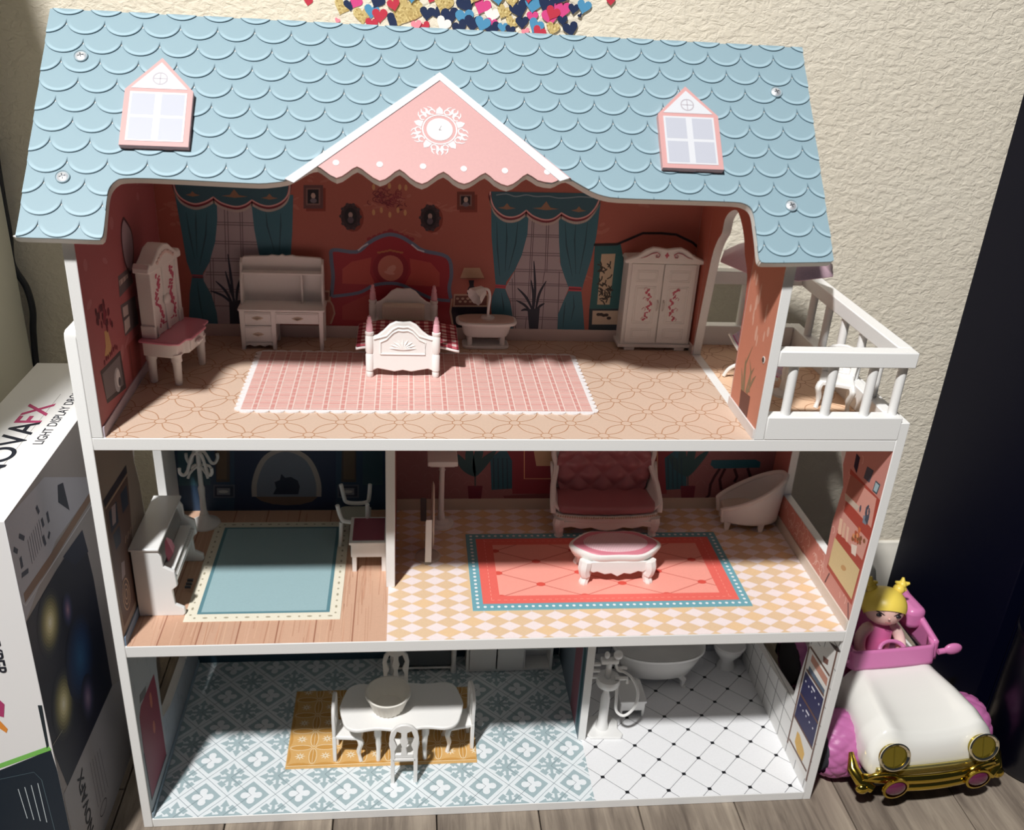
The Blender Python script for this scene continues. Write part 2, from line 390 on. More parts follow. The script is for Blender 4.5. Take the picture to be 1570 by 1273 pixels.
def glow(cx, cy, rx, ry, cols, rot=0):
    hx_ = lambda c: [int(c[i:i+2], 16) for i in (1, 3, 5)]; st_ = [hx_('#0d1530')]+[hx_(c) for c in cols]; N_ = 10; full = []
    for k in range(1, N_+1):
        f = k/N_*(len(st_)-1); i = min(int(f), len(st_)-2); g = f-i; full.append('#%02x%02x%02x' % tuple(int(a*(1-g)+b*g) for a, b in zip(st_[i], st_[i+1])))
    for k, c in enumerate(full):
        f = 1-k/N_; q = pr.p(cx, cy); q2 = pr.p(cx+rx*f, cy); q3 = pr.p(cx, cy+ry*f)
        pr.disc(q, max(.15, abs(q2[0]-q[0])*1.0), abs(q3[1]-q[1]), c, 4, 20)
glow(76, 955, 22, 62, ['#2c3138', '#6d6a4a', '#a39d70', '#d9d2a2', '#f6f2d8'])
glow(97, 1080, 21, 66, ['#2c3138', '#6d6a4a', '#a39d70', '#d9d2a2', '#f6f2d8'])
glow(103, 935, 9, 34, ['#27315a', '#6c587e', '#b08aa0'])
glow(122, 1010, 24, 80, ['#12305a', '#1d4a78', '#2a6292'])
glow(134, 1070, 12, 45, ['#2a3050', '#6b5a7c', '#9a88a2'])
for a, b in (((100, 500), (130, 520)), ((150, 560), (165, 640)), ((140, 400), (180, 420)), ((160, 700), (210, 660)), ((270, 180), (290, 230)), ((310, 270), (325, 330)), ((350, 220), (365, 300)), ((320, 400), (340, 470)), ((370, 370), (360, 420))):
    pr.line(pr.P(c4(a, b)), .35, '#33384e', 3)
for k in range(7):
    pr.line(pr.P(c4((205+k*14, 430-k*25), (240+k*14, 610-k*25))), .07, '#5d5f70', 3)
pr.poly(pr.P(c4((430, 20), (470, 0), (520, 210), (435, 150))), '#222b3f', 3)
# bottom white band with text lines
pr.poly(pr.P(c5((450, 1020), (480, 960), (800, 240), (860, 200), (945, 740), (740, 1290), (510, 1290))), '#a9a7ab', 3)
for k in range(5): pr.line(pr.P(c5((640+k*17, 790-k*25), (700+k*17, 1110-k*35))), .06, '#55535b', 4)
pr.ring(pr.p(158, 1238), .9, .55, .1, '#3c3b44', 4)
pr.line(pr.P(c5((370, 670), (440, 560))), .05, '#b9b9a8', 9)
shifted(pr, 'side_artwork', box, ox, oy)
# front face print
pf = Print('y', BY0, -1, clip=(BX0, BX1, 0, BZ))
pf.poly(pf.P([(-60, 1205), (78, 1150), (120, 1290), (-60, 1400)]), '#0d1e2c', 0)
pf.line(pf.P([(-60, 1196), (77, 1147)]), .42, '#7cc25a', 1)
pf.poly(pf.P(c5((270, 380), (300, 380), (350, 670), (335, 690))), '#17242c', 1)
for k in range(4): pf.line(pf.P([(28+k*10, 1210-k*3), (42+k*10, 1255+k*2)]), .06, '#b8c2c6', 1)
pf.line(pf.P([(0, 1195), (52, 1184), (64, 1196), (84, 1273)]), .05, '#4c5f68', 1)
pf.poly(pf.P([(-2, 1072), (7, 1080), (6, 1100), (-2, 1098)]), '#b23a6c', 1)
pf.poly(pf.P([(-2, 1103), (12, 1118), (10, 1124), (-2, 1116)]), '#e8923a', 1)
shifted(pf, 'front_artwork', box, ox, oy)
# lettering on the lid
def text(txt, size, loc, rot, mat, parent, name='lettering', bold=0, sx=1, space=1, align='LEFT'):
    cu = bpy.data.curves.new(name, 'FONT'); cu.body = txt; cu.size = size*S; cu.extrude = .008*S; cu.offset = bold*S; cu.space_character = space; cu.align_x = align
    tmp = bpy.data.objects.new('tmp', cu); COL.objects.link(tmp); dg = bpy.context.evaluated_depsgraph_get()
    me = bpy.data.meshes.new_from_object(tmp.evaluated_get(dg)); bpy.data.objects.remove(tmp)
    me.materials.clear(); me.materials.append(mat)
    for v in me.vertices: v.co.x *= sx
    o = bpy.data.objects.new(name, me); COL.objects.link(o); o.location = [c*S for c in loc]; o.rotation_euler = rot; o.parent = parent
    return o
def lid(px, py): q = at(px, py, 'z', BZ); return (q.x-ox, q.y-oy, BZ+.02)
RZ = (0, 0, pi/2)
NAVY = M('#1a1f2c', .5)
l0 = lid(0, 716)     # baseline crosses frame edge here
text('NOVA', 2.9, (l0[0]+.35, -8.1, BZ+.02), RZ, NAVY, box, bold=.03, sx=1.12)
fx = text('FX', 2.9, (l0[0]+.35, .95, BZ+.02), RZ, M('#b8446f', .5), box, bold=.03, sx=1.1)
text('LIGHT DISPLAY DRONE', 1.05, (l0[0]+1.75, -2.6, BZ+.02), RZ, NAVY, box, sx=.95)
text('HYPER', 1.2, (l0[0]-2.55, -5.4, BZ+.02), RZ, NAVY, box, bold=.015)
pl = Print('z', BZ, 1); pl.rect(BX0+4.2-ox+ox, BX0+4.25, BY0, 14, '#b9b4b0', 0); shifted(pl, 'lid_line', box, ox, oy)
_e = Matrix(((0, 0, 1), (0, -1, 0), (1, 0, 0))).to_euler(); _q = at(137, 1240, 'x', BX1); _z = at(115, 1212, 'x', BX1)
text('NOVAFX', 1.7, (BX1-ox+.06, _q.y-oy, _z.z-6.4), _e, NAVY, box, bold=.02)
_q = at(0, 1034, 'y', BY0)
_e = Matrix(((0, 1, 0), (0, 0, -1), (-1, 0, 0))).to_euler()
text('HYPER', 1.25, (_q.x-ox-.35, BY0-oy-.03, _q.z), _e, NAVY, box, bold=.02, align='RIGHT')

# ============================================================ DOLLHOUSE
HT = .79; W = 62.0; HD = 20.6
Z1, Z2, Z3 = .96, 20.26, 39.0       # floor levels
house = thing('dollhouse', 'large white wooden dollhouse with a pale blue scalloped roof, three open storeys', 'dollhouse', (0, 0, 0))
def board(x0, x1, y0, y1, z0, z1, name, mat=WHITE, bev=.06): return MB().box(x0, x1, y0, y1, z0, z1).build(name, mat, house, bevel=bev)
def sm(pts, n=4): return [(q.x, q.y) for q in bez([(a, b, 0) for a, b in pts], n)]
# outer side walls with window cut-outs
holeL1 = [(6.6, 6.8), (16.4, 5.3)] + sm([(16.6, 12), (15, 15.5), (11.6, 17), (8.4, 15.5), (7.0, 12), (6.6, 6.8)][:-1])
holeL1 = [(6.6, 6.6), (9.4, 5.6), (16.4, 5.3), (16.5, 12.5)]+sm([(15.4, 15.2), (11.6, 17), (8.0, 15.4)])+[(6.9, 12.5)]
holeL2 = [(9.3, 24.0), (16.5, 24.0), (16.3, 30.5)]+sm([(15.2, 33.4), (12.2, 35.2), (9.4, 34)])+[(8.5, 32.6), (9.1, 30.1), (9.4, 27)]
def hole(z0): return [(6.3, z0), (17.0, z0), (17.1, z0+6.5)]+sm([(15.8, z0+9.4), (11.8, z0+11.6), (7.8, z0+9.8)])+[(6.1, z0+7.2), (6.5, z0+3.4)]
lw = plate('side_wall', [[(0, 0), (20.9, 0), (20.9, 47), (.4, 47.05), (.1, 46.9), (0, 46.6)], holeL1, holeL2], 'x', 0, HT, WHITE, house)
rw = plate('side_wall', [[(0, 0), (20.9, 0), (20.9, 40.5), (0, 40.5)], [(6.1, 6.9)]+[(16.6, 5.6), (16.9, 12.5)]+sm([(15.6, 14.9), (11.6, 17), (7.6, 16.2)])+[(5.4, 14.4), (5.9, 10)], hole(24.0)], 'x', W-HT, W, WHITE, house)
fb = board(HT, W-HT, 0, HD, 0, Z1, 'floor_board')
s1 = board(HT, W-HT, 0, HD, 19.16, Z2, 'floor_board')
s2 = board(HT, W-HT, 0, HD, 38.0, Z3, 'floor_board')
back = board(HT, W-HT, HD, HD+.3, 0, 38.0, 'back_panel', bev=0)
uback = plate('back_panel', [[(HT, Z3), (50.4, Z3), (50.4, 55.6), (HT, 55.6)]], 'y', HD, HD+.3, WHITE, house, bevel=0)
gab = [(0, Z3), (0, 54.0), (11.08, 65.6), (20.6, 55.7), (20.6, Z3)]
ulw = plate('gable_wall', [gab], 'x', HT+.01, 1.58, WHITE, house)
arch = [(6.3, Z3)]+[(6.5, 47.5), (7.0, 49.9), (8.3, 51.3), (9.0, 52.4), (10.2, 53.4), (11.6, 54.0), (13.2, 53.5), (14.2, 52.6), (14.4, 51.4), (15.3, 50.4), (16.1, 48.6), (16.9, 43.5)]+[(17.4, Z3)]
urw = plate('gable_wall', [[(0, Z3)]+[(6.3, Z3)]+sm(arch[1:-1], 3)+[(17.4, Z3), (20.6, Z3), (20.6, 55.7), (11.08, 65.6), (0, 54.0)]], 'x', 49.62, 50.41, WHITE, house)
dv1 = board(40.37, 41.16, 7.6, HD-.02, Z1, 19.16, 'room_divider')
dv2 = board(21.3, 22.1, 7.4, HD-.02, Z2, 38.0, 'room_divider')
# small round cam screws in the boards
def cam_cap(px, py, ax, v, r_, par):
    q = at(px, py, ax, v); m = MB(); m.mat(0).lathe([(r_, 0), (r_, .03), (r_*.75, .05)], seg=16).mat(1).lathe([(r_*.7, .035), (r_*.7, .06)], seg=12)
    rot = {'x': (0, -pi/2, 0), 'y': (pi/2, 0, 0)}[ax]
    return m.build('screw_cap', [M('#d8d4ce', .4), M('#3d3a38', .5)], par, loc=q, rot=rot)
cam_cap(1171, 552, 'x', 49.6, .28, urw); cam_cap(1150.5, 659, 'x', 49.6, .24, urw)
BASEM = M('#d9c9c4', .5, kind='board')
def base(x0, x1, y0, y1, z0, par, h=1.15, mat=BASEM): return MB().box(x0, x1, y0, y1, z0, z0+h).build('skirting', mat, par, bevel=.03)
base(1.59, 49.6, HD-.13, HD, Z3, uback); base(1.58, 1.7, .1, HD-.14, Z3, ulw, .85, M('#cbbfca', .5, kind='board'))
base(49.49, 49.62, .1, 6.3, Z3, urw, .9, M('#e3dcd8', .5, kind='board')); base(49.49, 49.62, 17.4, HD-.14, Z3, urw, .9)
base(22.11, W-HT-.01, HD-.13, HD, Z2, back, 1.3, M('#cdbfae', .5, kind='board'))
base(HT, HT+.13, .1, HD-.14, Z2, lw, .9, M('#7f95ac', .5, kind='board')); base(W-HT-.13, W-HT, .1, HD-.14, Z2, rw, 1.15, M('#ddd0c2', .5, kind='board'))
base(HT, HT+.13, .1, HD-.14, Z1, lw, .6, M('#9fb3c0', .5, kind='board'))

# ---------------------------------------------------------- printed floors
fp = Print('z', Z3, 1, clip=(1.72, 49.6, .04, HD-.14)); fp.rect(0, 60, 0, 30, '#d6bba6', 0)
def petals(pr, x0, y0, d, col, xr, yr):
    nodes = {}
    for i in range(int((xr[0]-x0)/d)-2, int((xr[1]-x0)/d)+3):
        for j in range(-2, 12):
            for o_ in (0, .5):
                cx, cy = x0+(i+o_)*d, y0+(j+o_)*d*.965
                if not (xr[0]-3 < cx < xr[1]+3 and yr[0]-3 < cy < yr[1]+3): continue
                pr.ring((cx, cy), .42, .40, .07, col, 1, 12)
                for sx in (-1, 1):
                    q = (cx+sx*d/2, cy+d*.4825); dx, dy = q[0]-cx, q[1]-cy; L_ = math.hypot(dx, dy); ux, uy = dx/L_, dy/L_
                    for sg in (-1, 1):
                        pts = []
                        for k in range(9):
                            t = k/8; s_ = .36+t*(L_-.72); off = sg*(.10+.42*sin(pi*t)); pts.append((cx+ux*s_-uy*off, cy+uy*s_+ux*off))
                        pr.line(pts, .07, col, 1)
petals(fp, 13.69, 2.76, 4.415, '#b58562', (0, 50), (0, 21)); fp.build('floor_print', s2)
fp = Print('z', Z3, 1, clip=(50.41, 61.2, .9, HD)); fp.rect(50, 62, 0, 30, '#eec9a8', 0)
petals(fp, 13.69, 2.76, 4.415, '#c08a68', (49, 62), (0, 21)); fp.build('floor_print', s2)
# checkered living room floor
fp = Print('z', Z2, 1, clip=(21.5, W-HT, .04, HD-.01)); fp.rect(21, 62, 0, 21, '#e9cdb2', 0)
c0 = fp.p(613, 941); c1 = fp.p(651.5, 941); dw = 2.075; dh = 1.33
for i in range(-3, 22):
    for j in range(-4, 18):
        fp.poly([(c0[0]+i*dw+a*dw*.5, c0[1]+j*dh+b*dh*.5) for a, b in ((-1, 0), (0, -1), (1, 0), (0, 1))], '#e5c7a3' if (i*3+j) % 4 else '#ecca9f', 1)
        fp.poly([(c0[0]+(i+.5)*dw+a*dw*.46, c0[1]+(j+.5)*dh+b*dh*.46) for a, b in ((-1, 0), (0, -1), (1, 0), (0, 1))], '#f4e6e4', 1)
fp.build('floor_print', s1)
# printed wood floor
fp = Print('z', Z2, 1, clip=(HT+.14, 21.5, .04, HD-.01)); fp.rect(0, 22, 0, 21, '#d2a183', 0)
rw_ = random.Random(5)
xs = [fp.p(px, 990)[0] for px in (240, 299, 360, 420.5, 480, 539)]; xs = [xs[0]-3.28]+xs+[xs[-1]+3.28]
for i in range(len(xs)-1):
    fp.rect(xs[i], xs[i+1], 0, 21, rw_.choice(['#cfa58b', '#c99e83', '#d2a98f', '#ccA48b']), 1)
    for k in range(34):
        x = rw_.uniform(xs[i]+.1, xs[i+1]-.1); y = rw_.uniform(-4, 14)
        fp.line([(x, y), (x+rw_.uniform(-.1, .1), y+3), (x+rw_.uniform(-.15, .15), y+7)], rw_.uniform(.02, .1), rw_.choice(['#c3957b', '#dab296', '#bd8d73', '#d6ad93', '#cf9f85']), 2)
    fp.line([(xs[i], 0), (xs[i], 21)], .1, '#a06d56', 3)
fp.build('floor_print', s1)
# blue ornament tiles
fp = Print('z', Z1, 1, clip=(HT+.14, 40.76, .04, HD-.01)); fp.rect(0, 41, 0, 21, '#e9eff1', 0)
TG = '#a9bcc0'; d = 4.33; X0, Y0 = 4.72, 2.25
def flower(cx, cy, col, L):
    for k in range(4):
        a = pi/2*k; ux, uy = cos(a), sin(a); vx, vy = -uy, ux
        fp.poly([(cx+ux*p+vx*q, cy+uy*p+vy*q) for p, q in ((.1, -.16), (.95, -.13), (1.02, -.42), (1.75, 0), (1.02, .42), (.95, .13), (.1, .16))], col, L)
        a += pi/4; ux, uy = cos(a), sin(a); vx, vy = -uy, ux
        fp.poly([(cx+ux*p+vx*q, cy+uy*p+vy*q) for p, q in ((0, -.14), (.8, -.12), (.8, -.36), (1.28, -.36), (1.28, .36), (.8, .36), (.8, .12), (0, .14))], col, L)
    fp.disc((cx, cy), .5, .5, col, L, 12)
for i in range(-1, 10):
    for j in range(-1, 6):
        cx, cy = X0+i*d, Y0+j*d
        h = 1.62; fp.poly([(cx-h, cy), (cx, cy-h), (cx+h, cy), (cx, cy+h)], TG, 1)
        for k in range(4):
            ux, uy = cos(pi/2*k), sin(pi/2*k); fp.disc((cx+ux*.62, cy+uy*.62), .36, .36, '#edf1f3', 2, 10)
        fp.rect(cx-.98+.3, cx+.68, cy-.3, cy+.3, '#edf1f3', 2); fp.rect(cx-.3, cx+.3, cy-.68, cy+.68, '#edf1f3', 2)
        fx_, fy = cx+d/2, cy+d/2; flower(fx_, fy, TG, 1)
        for sx, sy in ((1, 1), (1, -1)):
            fp.line([(fx_-sx*d, fy-sy*0-0), (fx_-sx*d/2, fy-sy*d/2)], .035, '#6f7f86', 3)
            fp.line([(fx_, fy), (fx_, fy)], .03, '#6f7f86', 3)
        # thin grout cross lines of the diagonal lattice
        fp.line([(cx-d/2, cy), (cx, cy+d/2)], .04, '#8f9ea4', 3); fp.line([(cx-d/2, cy), (cx, cy-d/2)], .04, '#6f7f86', 3)
        fp.line([(cx+d/2, cy), (cx, cy+d/2)], .04, '#6f7f86', 3); fp.line([(cx+d/2, cy), (cx, cy-d/2)], .04, '#8f9ea4', 3)
fp.build('floor_print', fb)
# bathroom tiles
fp = Print('z', Z1, 1, clip=(40.76, W-HT, .04, HD-.01)); fp.rect(40, 62, 0, 21, '#efeff0', 0)
a = 4.022; b = 4.022*.958
for i in range(-3, 7):
    for j in range(-1, 7):
        for o_ in (0, .5):
            cx, cy = 44.03+(i+o_)*a, .85+(j+o_)*b
            fp.line([(cx, cy), (cx+a/2, cy+b/2)], .045, '#55555a', 1); fp.line([(cx, cy), (cx+a/2, cy-b/2)], .045, '#55555a', 1)
            fp.poly([(cx-.19, cy-.17), (cx+.19, cy-.17), (cx+.19, cy+.17), (cx-.19, cy+.17)], '#14161c', 2)
fp.build('floor_print', fb)

# ---------------------------------------------------------- bedroom wall prints
TEAL = '#41788a'; TEAL2 = '#356574'; WALLR = '#b5695c'
pr = Print('y', HD, -1, clip=(1.6, 49.6, Z3+1.1, 55.6)); pr.rect(0, 52, 38, 56, WALLR, 0)
rr = random.Random(11)
for k in range(26):
    cx, cz = rr.uniform(2, 49), rr.uniform(41, 55)
    for q in range(5): pr.disc((cx+rr.uniform(-.8, .8), cz+rr.uniform(-.5, .5)), rr.uniform(.15, .6), rr.uniform(.05, .18), '#bf7a6c', 1, 8, rot=rr.uniform(-.6, .6))
def scallop(pr, T_, pts, col_fill):
    P_ = pr.P(T_(*pts)); P_ = [(q.x, q.y) for q in bez([(a, b, 0) for a, b in P_], 4)]
    return P_
def valance(pr, T_, top, segs, orn):
    low = []
    for sg in segs:
        P_ = pr.P(T_(*sg)); low += [(q.x, q.y) for q in bez([(a, b, 0) for a, b in P_], 5)]
    pr.poly(pr.P(T_(*top))+low[::-1], '#3d6878', 4)
    off = [(x, z-.12) for x, z in low]
    pr.line(off, .26, '#7e2f3d', 5); pr.line(low, .13, '#e7b3b4', 6)
    for i in range(0, len(low)-1):
        for t in (.0, .5):
            x = low[i][0]*(1-t)+low[i+1][0]*t; z = low[i][1]*(1-t)+low[i+1][1]*t; pr.line([(x, z-.27), (x, z-.5)], .07, '#cdc2ba', 6)
    for (x, z, s_) in orn:
        c = pr.p(*T_((x, z))[0])
        pr.poly([(c[0]-s_, c[1]), (c[0], c[1]-.14), (c[0]+s_, c[1]), (c[0]+s_*.35, c[1]+.1), (c[0], c[1]+s_*.55), (c[0]-s_*.35, c[1]+.1)], '#9c7c66', 6)
def curtain(pr, T_, pts, folds):
    pr.poly(pr.P(T_(*pts)), TEAL, 3)
    for f in folds: pr.line(pr.P(T_(*f)), [.04]+[.14]*(len(f)-2)+[.04], '#2f5867', 4)
LT = T(240, 280, .1885); RT = T(740, 290, .1806)
GL = '#b9aeb4'; GD = '#75696f'
pr.poly(pr.P(LT((470, 100), (790, 100), (850, 620), (930, 1150), (480, 1150), (440, 900), (370, 770), (430, 650))), GL, 1)
for f in (((550, 150), (565, 640)), ((575, 150), (590, 640)), ((675, 150), (690, 640)), ((695, 150), (705, 640)), ((435, 620), (450, 1000)), ((460, 620), (470, 1000)), ((590, 640), (600, 1150)), ((690, 640), (700, 1150))): pr.line(pr.P(LT(*f)), .07, GD, 2)
for y in (320, 340, 475, 495, 615, 635, 728, 748, 865, 885, 1000): pr.line(pr.P(LT((400, y), (880, y+10))), .07, GD, 2)
curtain(pr, LT, ((150, 100), (490, 120), (495, 300), (478, 480), (430, 650), (378, 740), (385, 800), (450, 920), (490, 1060), (500, 1148), (265, 1148), (270, 900), (290, 760), (245, 640), (205, 400)), [((240, 240), (270, 420), (310, 620)), ((320, 240), (320, 330), (330, 600)), ((410, 240), (400, 430), (350, 680)), ((330, 800), (350, 950), (380, 1120))])
curtain(pr, LT, ((765, 100), (1112, 100), (1105, 400), (1090, 620), (1080, 900), (1040, 1148), (900, 1148), (960, 900), (880, 760), (830, 560), (795, 380)), [((890, 240), (900, 350), (960, 560)), ((1010, 250), (1010, 360), (1000, 560))])
pr.line(pr.P(LT((290, 752), (380, 758))), .12, '#c0505a', 5); pr.line(pr.P(LT((290, 768), (380, 772))), .1, '#8a3040', 5)
valance(pr, LT, ((130, -80), (1090, -80)), [((130, -80), (145, 40), (200, 125), (300, 172), (390, 158), (463, 118)), ((463, 118), (530, 165), (640, 195), (720, 180), (775, 142)), ((775, 142), (850, 180), (930, 190), (1020, 155), (1075, 80), (1090, -80))], [(295, 100, .6), (635, 110, 1.1), (920, 125, .7)])
def plant(pr, T_, pot, leaves, pc, lc):
    pr.poly(pr.P(T_(*pot)), pc, 3)
    for f in leaves: P_ = bez([(a, b, 0) for a, b in pr.P(T_(*f))], 4); n = len(P_); pr.line(P_, [.04+.2*sin(pi*(.15+.8*i/(n-1)))*1 for i in range(n)], lc, 2)
plant(pr, LT, ((590, 970), (715, 950), (710, 1148), (600, 1148)), [((630, 990), (610, 800), (580, 580)), ((620, 990), (560, 880), (480, 800)), ((610, 980), (540, 920), (440, 880)), ((650, 980), (660, 860), (700, 740)), ((640, 980), (600, 860), (560, 720))], '#2e3547', '#2b3348')
# right window
pr.poly(pr.P(RT((380, 180), (650, 200), (655, 620), (735, 830), (690, 940), (640, 1060), (635, 1212), (250, 1200), (240, 960), (190, 840), (275, 690), (330, 560), (370, 380))), GL, 1)
for f in (((425, 200), (385, 930)), ((440, 200), (400, 930)), ((545, 200), (530, 700)), ((565, 200), (545, 700)), ((525, 700), (510, 800)), ((250, 760), (265, 1200)), ((270, 700), (280, 1200)), ((530, 800), (500, 1200)), ((650, 700), (640, 1080)), ((370, 1090), (360, 1200))): pr.line(pr.P(RT(*f)), .07, GD, 2)
for y in (385, 402, 540, 560, 682, 700, 800, 815, 935, 952, 1085, 1102): pr.line(pr.P(RT((220, y-4), (740, y+10))), .07, GD, 2)
curtain(pr, RT, ((72, 150), (392, 180), (380, 380), (332, 560), (272, 690), (200, 790), (192, 850), (235, 960), (258, 1100), (258, 1210), (90, 1210), (70, 1000), (80, 910), (112, 830), (95, 640), (75, 400)), [((120, 280), (125, 500), (145, 740)), ((200, 280), (205, 420), (190, 700)), ((300, 270), (280, 460), (220, 690)), ((160, 880), (175, 980), (180, 1040))])
curtain(pr, RT, ((645, 200), (1000, 120), (965, 400), (920, 600), (860, 790), (838, 870), (850, 1000), (865, 1212), (632, 1212), (640, 1060), (690, 940), (735, 850), (700, 760), (660, 640), (648, 450)), [((700, 290), (710, 480), (760, 740)), ((790, 300), (780, 430), (790, 720)), ((890, 280), (870, 460), (820, 720)), ((770, 900), (775, 1000), (750, 1120)), ((700, 960), (690, 1060), (680, 1180))])
for a_, b_, c_ in (((108, 815), (195, 822), '#c8505c'), ((108, 832), (195, 838), '#c8505c'), ((730, 832), (838, 838), '#c8505c'), ((728, 858), (838, 862), '#c8505c')): pr.line(pr.P(RT(a_, b_)), .15, c_, 5)
pr.poly(pr.P(RT((108, 822), (195, 828), (195, 842), (108, 838))), '#7e2f3d', 4); pr.poly(pr.P(RT((730, 836), (838, 842), (836, 868), (728, 864))), '#7e2f3d', 4)
valance(pr, RT, ((65, 20), (1005, 36)), [((65, 20), (66, 70), (100, 160), (170, 222), (240, 238), (310, 222), (370, 180)), ((370, 180), (430, 228), (520, 260), (600, 250), (668, 202)), ((668, 202), (735, 238), (810, 250), (890, 225), (950, 165), (990, 90), (1005, 36))], [(205, 160, .8), (535, 165, 1.2), (815, 182, .7)])
pr.line([(q.x, q.y) for q in bez([(a, b, 0) for a, b in pr.P(RT((115, 50), (200, 40), (280, 62), (370, 48), (450, 62), (560, 60), (640, 75), (740, 72), (830, 64), (940, 72)))], 4)], .09, '#8fa6b4', 6)
plant(pr, RT, ((380, 1020), (485, 1010), (470, 1195), (395, 1195)), [((430, 1030), (445, 850), (435, 610)), ((425, 1030), (370, 920), (295, 840)), ((400, 1030), (350, 980), (285, 945)), ((425, 1030), (430, 900), (410, 770)), ((450, 1030), (480, 890), (540, 780)), ((460, 1020), (490, 990), (525, 970)), ((390, 1030), (360, 1022), (325, 1032))], '#333a4a', '#2b3142')
pr.disc(pr.p(*RT((440, 1205))[0]), 1.9, .22, '#2d4a50', 2)
# teal cabinet with a scroll
C6 = T(680, 260, .2828)
pr.poly(pr.P(C6((820, 410), (960, 405), (975, 480), (975, 760), (790, 760), (812, 560))), '#2f6a70', 3)
pr.line(pr.P(C6((815, 408), (940, 405), (1010, 375), (1080, 345), (1180, 345), (1260, 352), (1350, 395), (1420, 460))), .22, '#1d1a22', 6)
pr.poly(pr.P(C6((790, 755), (975, 755), (975, 880), (785, 880))), '#2b3d48', 3); pr.poly(pr.P(C6((808, 765), (960, 765), (960, 840), (804, 840))), '#d6c4ae', 4)
pr.poly(pr.P(C6((856, 458), (932, 456), (900, 732), (832, 732))), '#d2c0a4', 4)
for k in range(34):
    c = pr.p(*C6((rr.uniform(845, 905), rr.uniform(500, 722)))[0]); a_ = rr.uniform(0, pi); pr.line([(c[0]-.35*cos(a_), c[1]-.35*sin(a_)), c, (c[0]+.3*cos(a_+.6), c[1]+.3*sin(a_+.6))], .12, '#39352f', 5)
for k in range(5): c = pr.p(*C6((840+k*14, 795+rr.uniform(-14, 14)))[0]); pr.disc(c, .22, .16, '#3a2f30', 5)
# headboard mural
CC = T(440, 260, .2827)
hb = ((250, 432), (375, 445), (440, 395), (500, 360), (560, 348), (620, 360), (680, 395), (740, 435), (868, 472), (892, 560), (880, 640), (892, 700), (905, 855), (228, 850), (252, 780), (236, 680), (250, 580), (240, 480))
pr.poly(pr.P(CC(*hb)), '#ac3440', 1)
pr.line([(q.x, q.y) for q in bez([(a, b, 0) for a, b in pr.P(CC(*((240, 690), (250, 580), (240, 480), (252, 436), (375, 447), (440, 400), (500, 366), (560, 352), (620, 366), (680, 402), (740, 440), (868, 474), (892, 560), (880, 640), (888, 700))))], 4)], .34, '#71809a', 2)
for s_ in (((385, 440), (410, 418), (440, 402)), ((675, 405), (710, 435), (745, 445))): pr.line(pr.P(CC(*s_)), .14, '#d8dce4', 3)
pr.poly(pr.P(CC((300, 618), (300, 540), (350, 500), (458, 476), (450, 560), (480, 625))), '#c4594f', 2)
pr.poly(pr.P(CC((665, 482), (780, 505), (828, 560), (828, 635), (640, 625), (672, 560))), '#c4594f', 2)
pr.disc(pr.p(*CC((562, 535))[0]), 1.62, 1.62, '#9a2c3a', 3, 24); pr.disc(pr.p(*CC((562, 535))[0]), 1.14, 1.2, '#cf8070', 4, 24)
pr.disc(pr.p(*CC((566, 540))[0]), .5, .3, '#dda090', 5, 9, rot=.7); pr.disc(pr.p(*CC((556, 560))[0]), .5, .16, '#dda090', 5, 9, rot=-.2)
pr.line([(q.x, q.y) for q in bez([(a, b, 0) for a, b in pr.P(CC((245, 688), (390, 668), (480, 625), (600, 620), (700, 662), (790, 700), (885, 712)))], 4)], .3, '#71809a', 3)
pr.poly(pr.P(CC((300, 740), (450, 672), (460, 820), (300, 815))), '#b84c48', 2)
for k in range(7): c = pr.p(*CC((500+k*20, 438-abs(k-3)*-4))[0]); pr.disc(c, .22, .1, '#c07a50', 3, 6)
for k in range(9): c = pr.p(*CC((450+k*28, 352+abs(k-4)*11-18))[0]); pr.disc(c, .3, .22, '#a03e44', 1, 7)
# framed pictures, chandelier, bedside tables
for (x0, y0, x1, y1, c1) in ((90, 84, 196, 212, '#6b4a4c'), (922, 120, 1018, 218, '#7a3f36')):
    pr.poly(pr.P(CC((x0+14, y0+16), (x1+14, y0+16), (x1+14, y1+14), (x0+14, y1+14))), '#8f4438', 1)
    pr.poly(pr.P(CC((x0, y0), (x1, y0), (x1, y1), (x0, y1))), c1, 2); pr.poly(pr.P(CC((x0+14, y0+16), (x1-16, y0+16), (x1-16, y1-20), (x0+14, y1-20))), '#8a6a66', 3)
    pr.poly(pr.P(CC((x0+22, y0+24), (x1-24, y0+24), (x1-24, y1-28), (x0+22, y1-28))), '#1c1a26', 4)
    c = pr.p(*CC(((x0+x1)/2, (y0+y1)/2))[0]); pr.disc((c[0], c[1]+.1), .2, .26, '#c9b3a8', 5, 8); pr.disc((c[0], c[1]-.32), .3, .22, '#77707c', 5, 8)
for (x, y) in ((345, 255), (776, 262)):
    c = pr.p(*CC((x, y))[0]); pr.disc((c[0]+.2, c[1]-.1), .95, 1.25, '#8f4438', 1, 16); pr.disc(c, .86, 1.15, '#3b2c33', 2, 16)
    for k in range(10): pr.disc((c[0]+.84*cos(k*pi/5), c[1]+1.1*sin(k*pi/5)), .16, .16, '#4a3a40', 2, 7)
    pr.disc(c, .55, .78, '#1b1a22', 3, 14); pr.disc((c[0], c[1]+.15), .2, .26, '#b09a94', 4, 8); pr.disc((c[0], c[1]-.3), .28, .3, '#5d5560', 4, 8)
cc = pr.p(*CC((556, 160))[0])
for k in range(46):
    a_ = rr.uniform(0, 2*pi); r_ = rr.uniform(.1, 1); x, z = cc[0]+1.75*r_*cos(a_), cc[1]+1.0*r_*sin(a_)
    pr.ring((x, z), .28, .2, .06, rr.choice(['#84313f', '#93404a', '#6f2a38']), 2, 8, rr.uniform(0, 3), rr.uniform(4, 6.2))
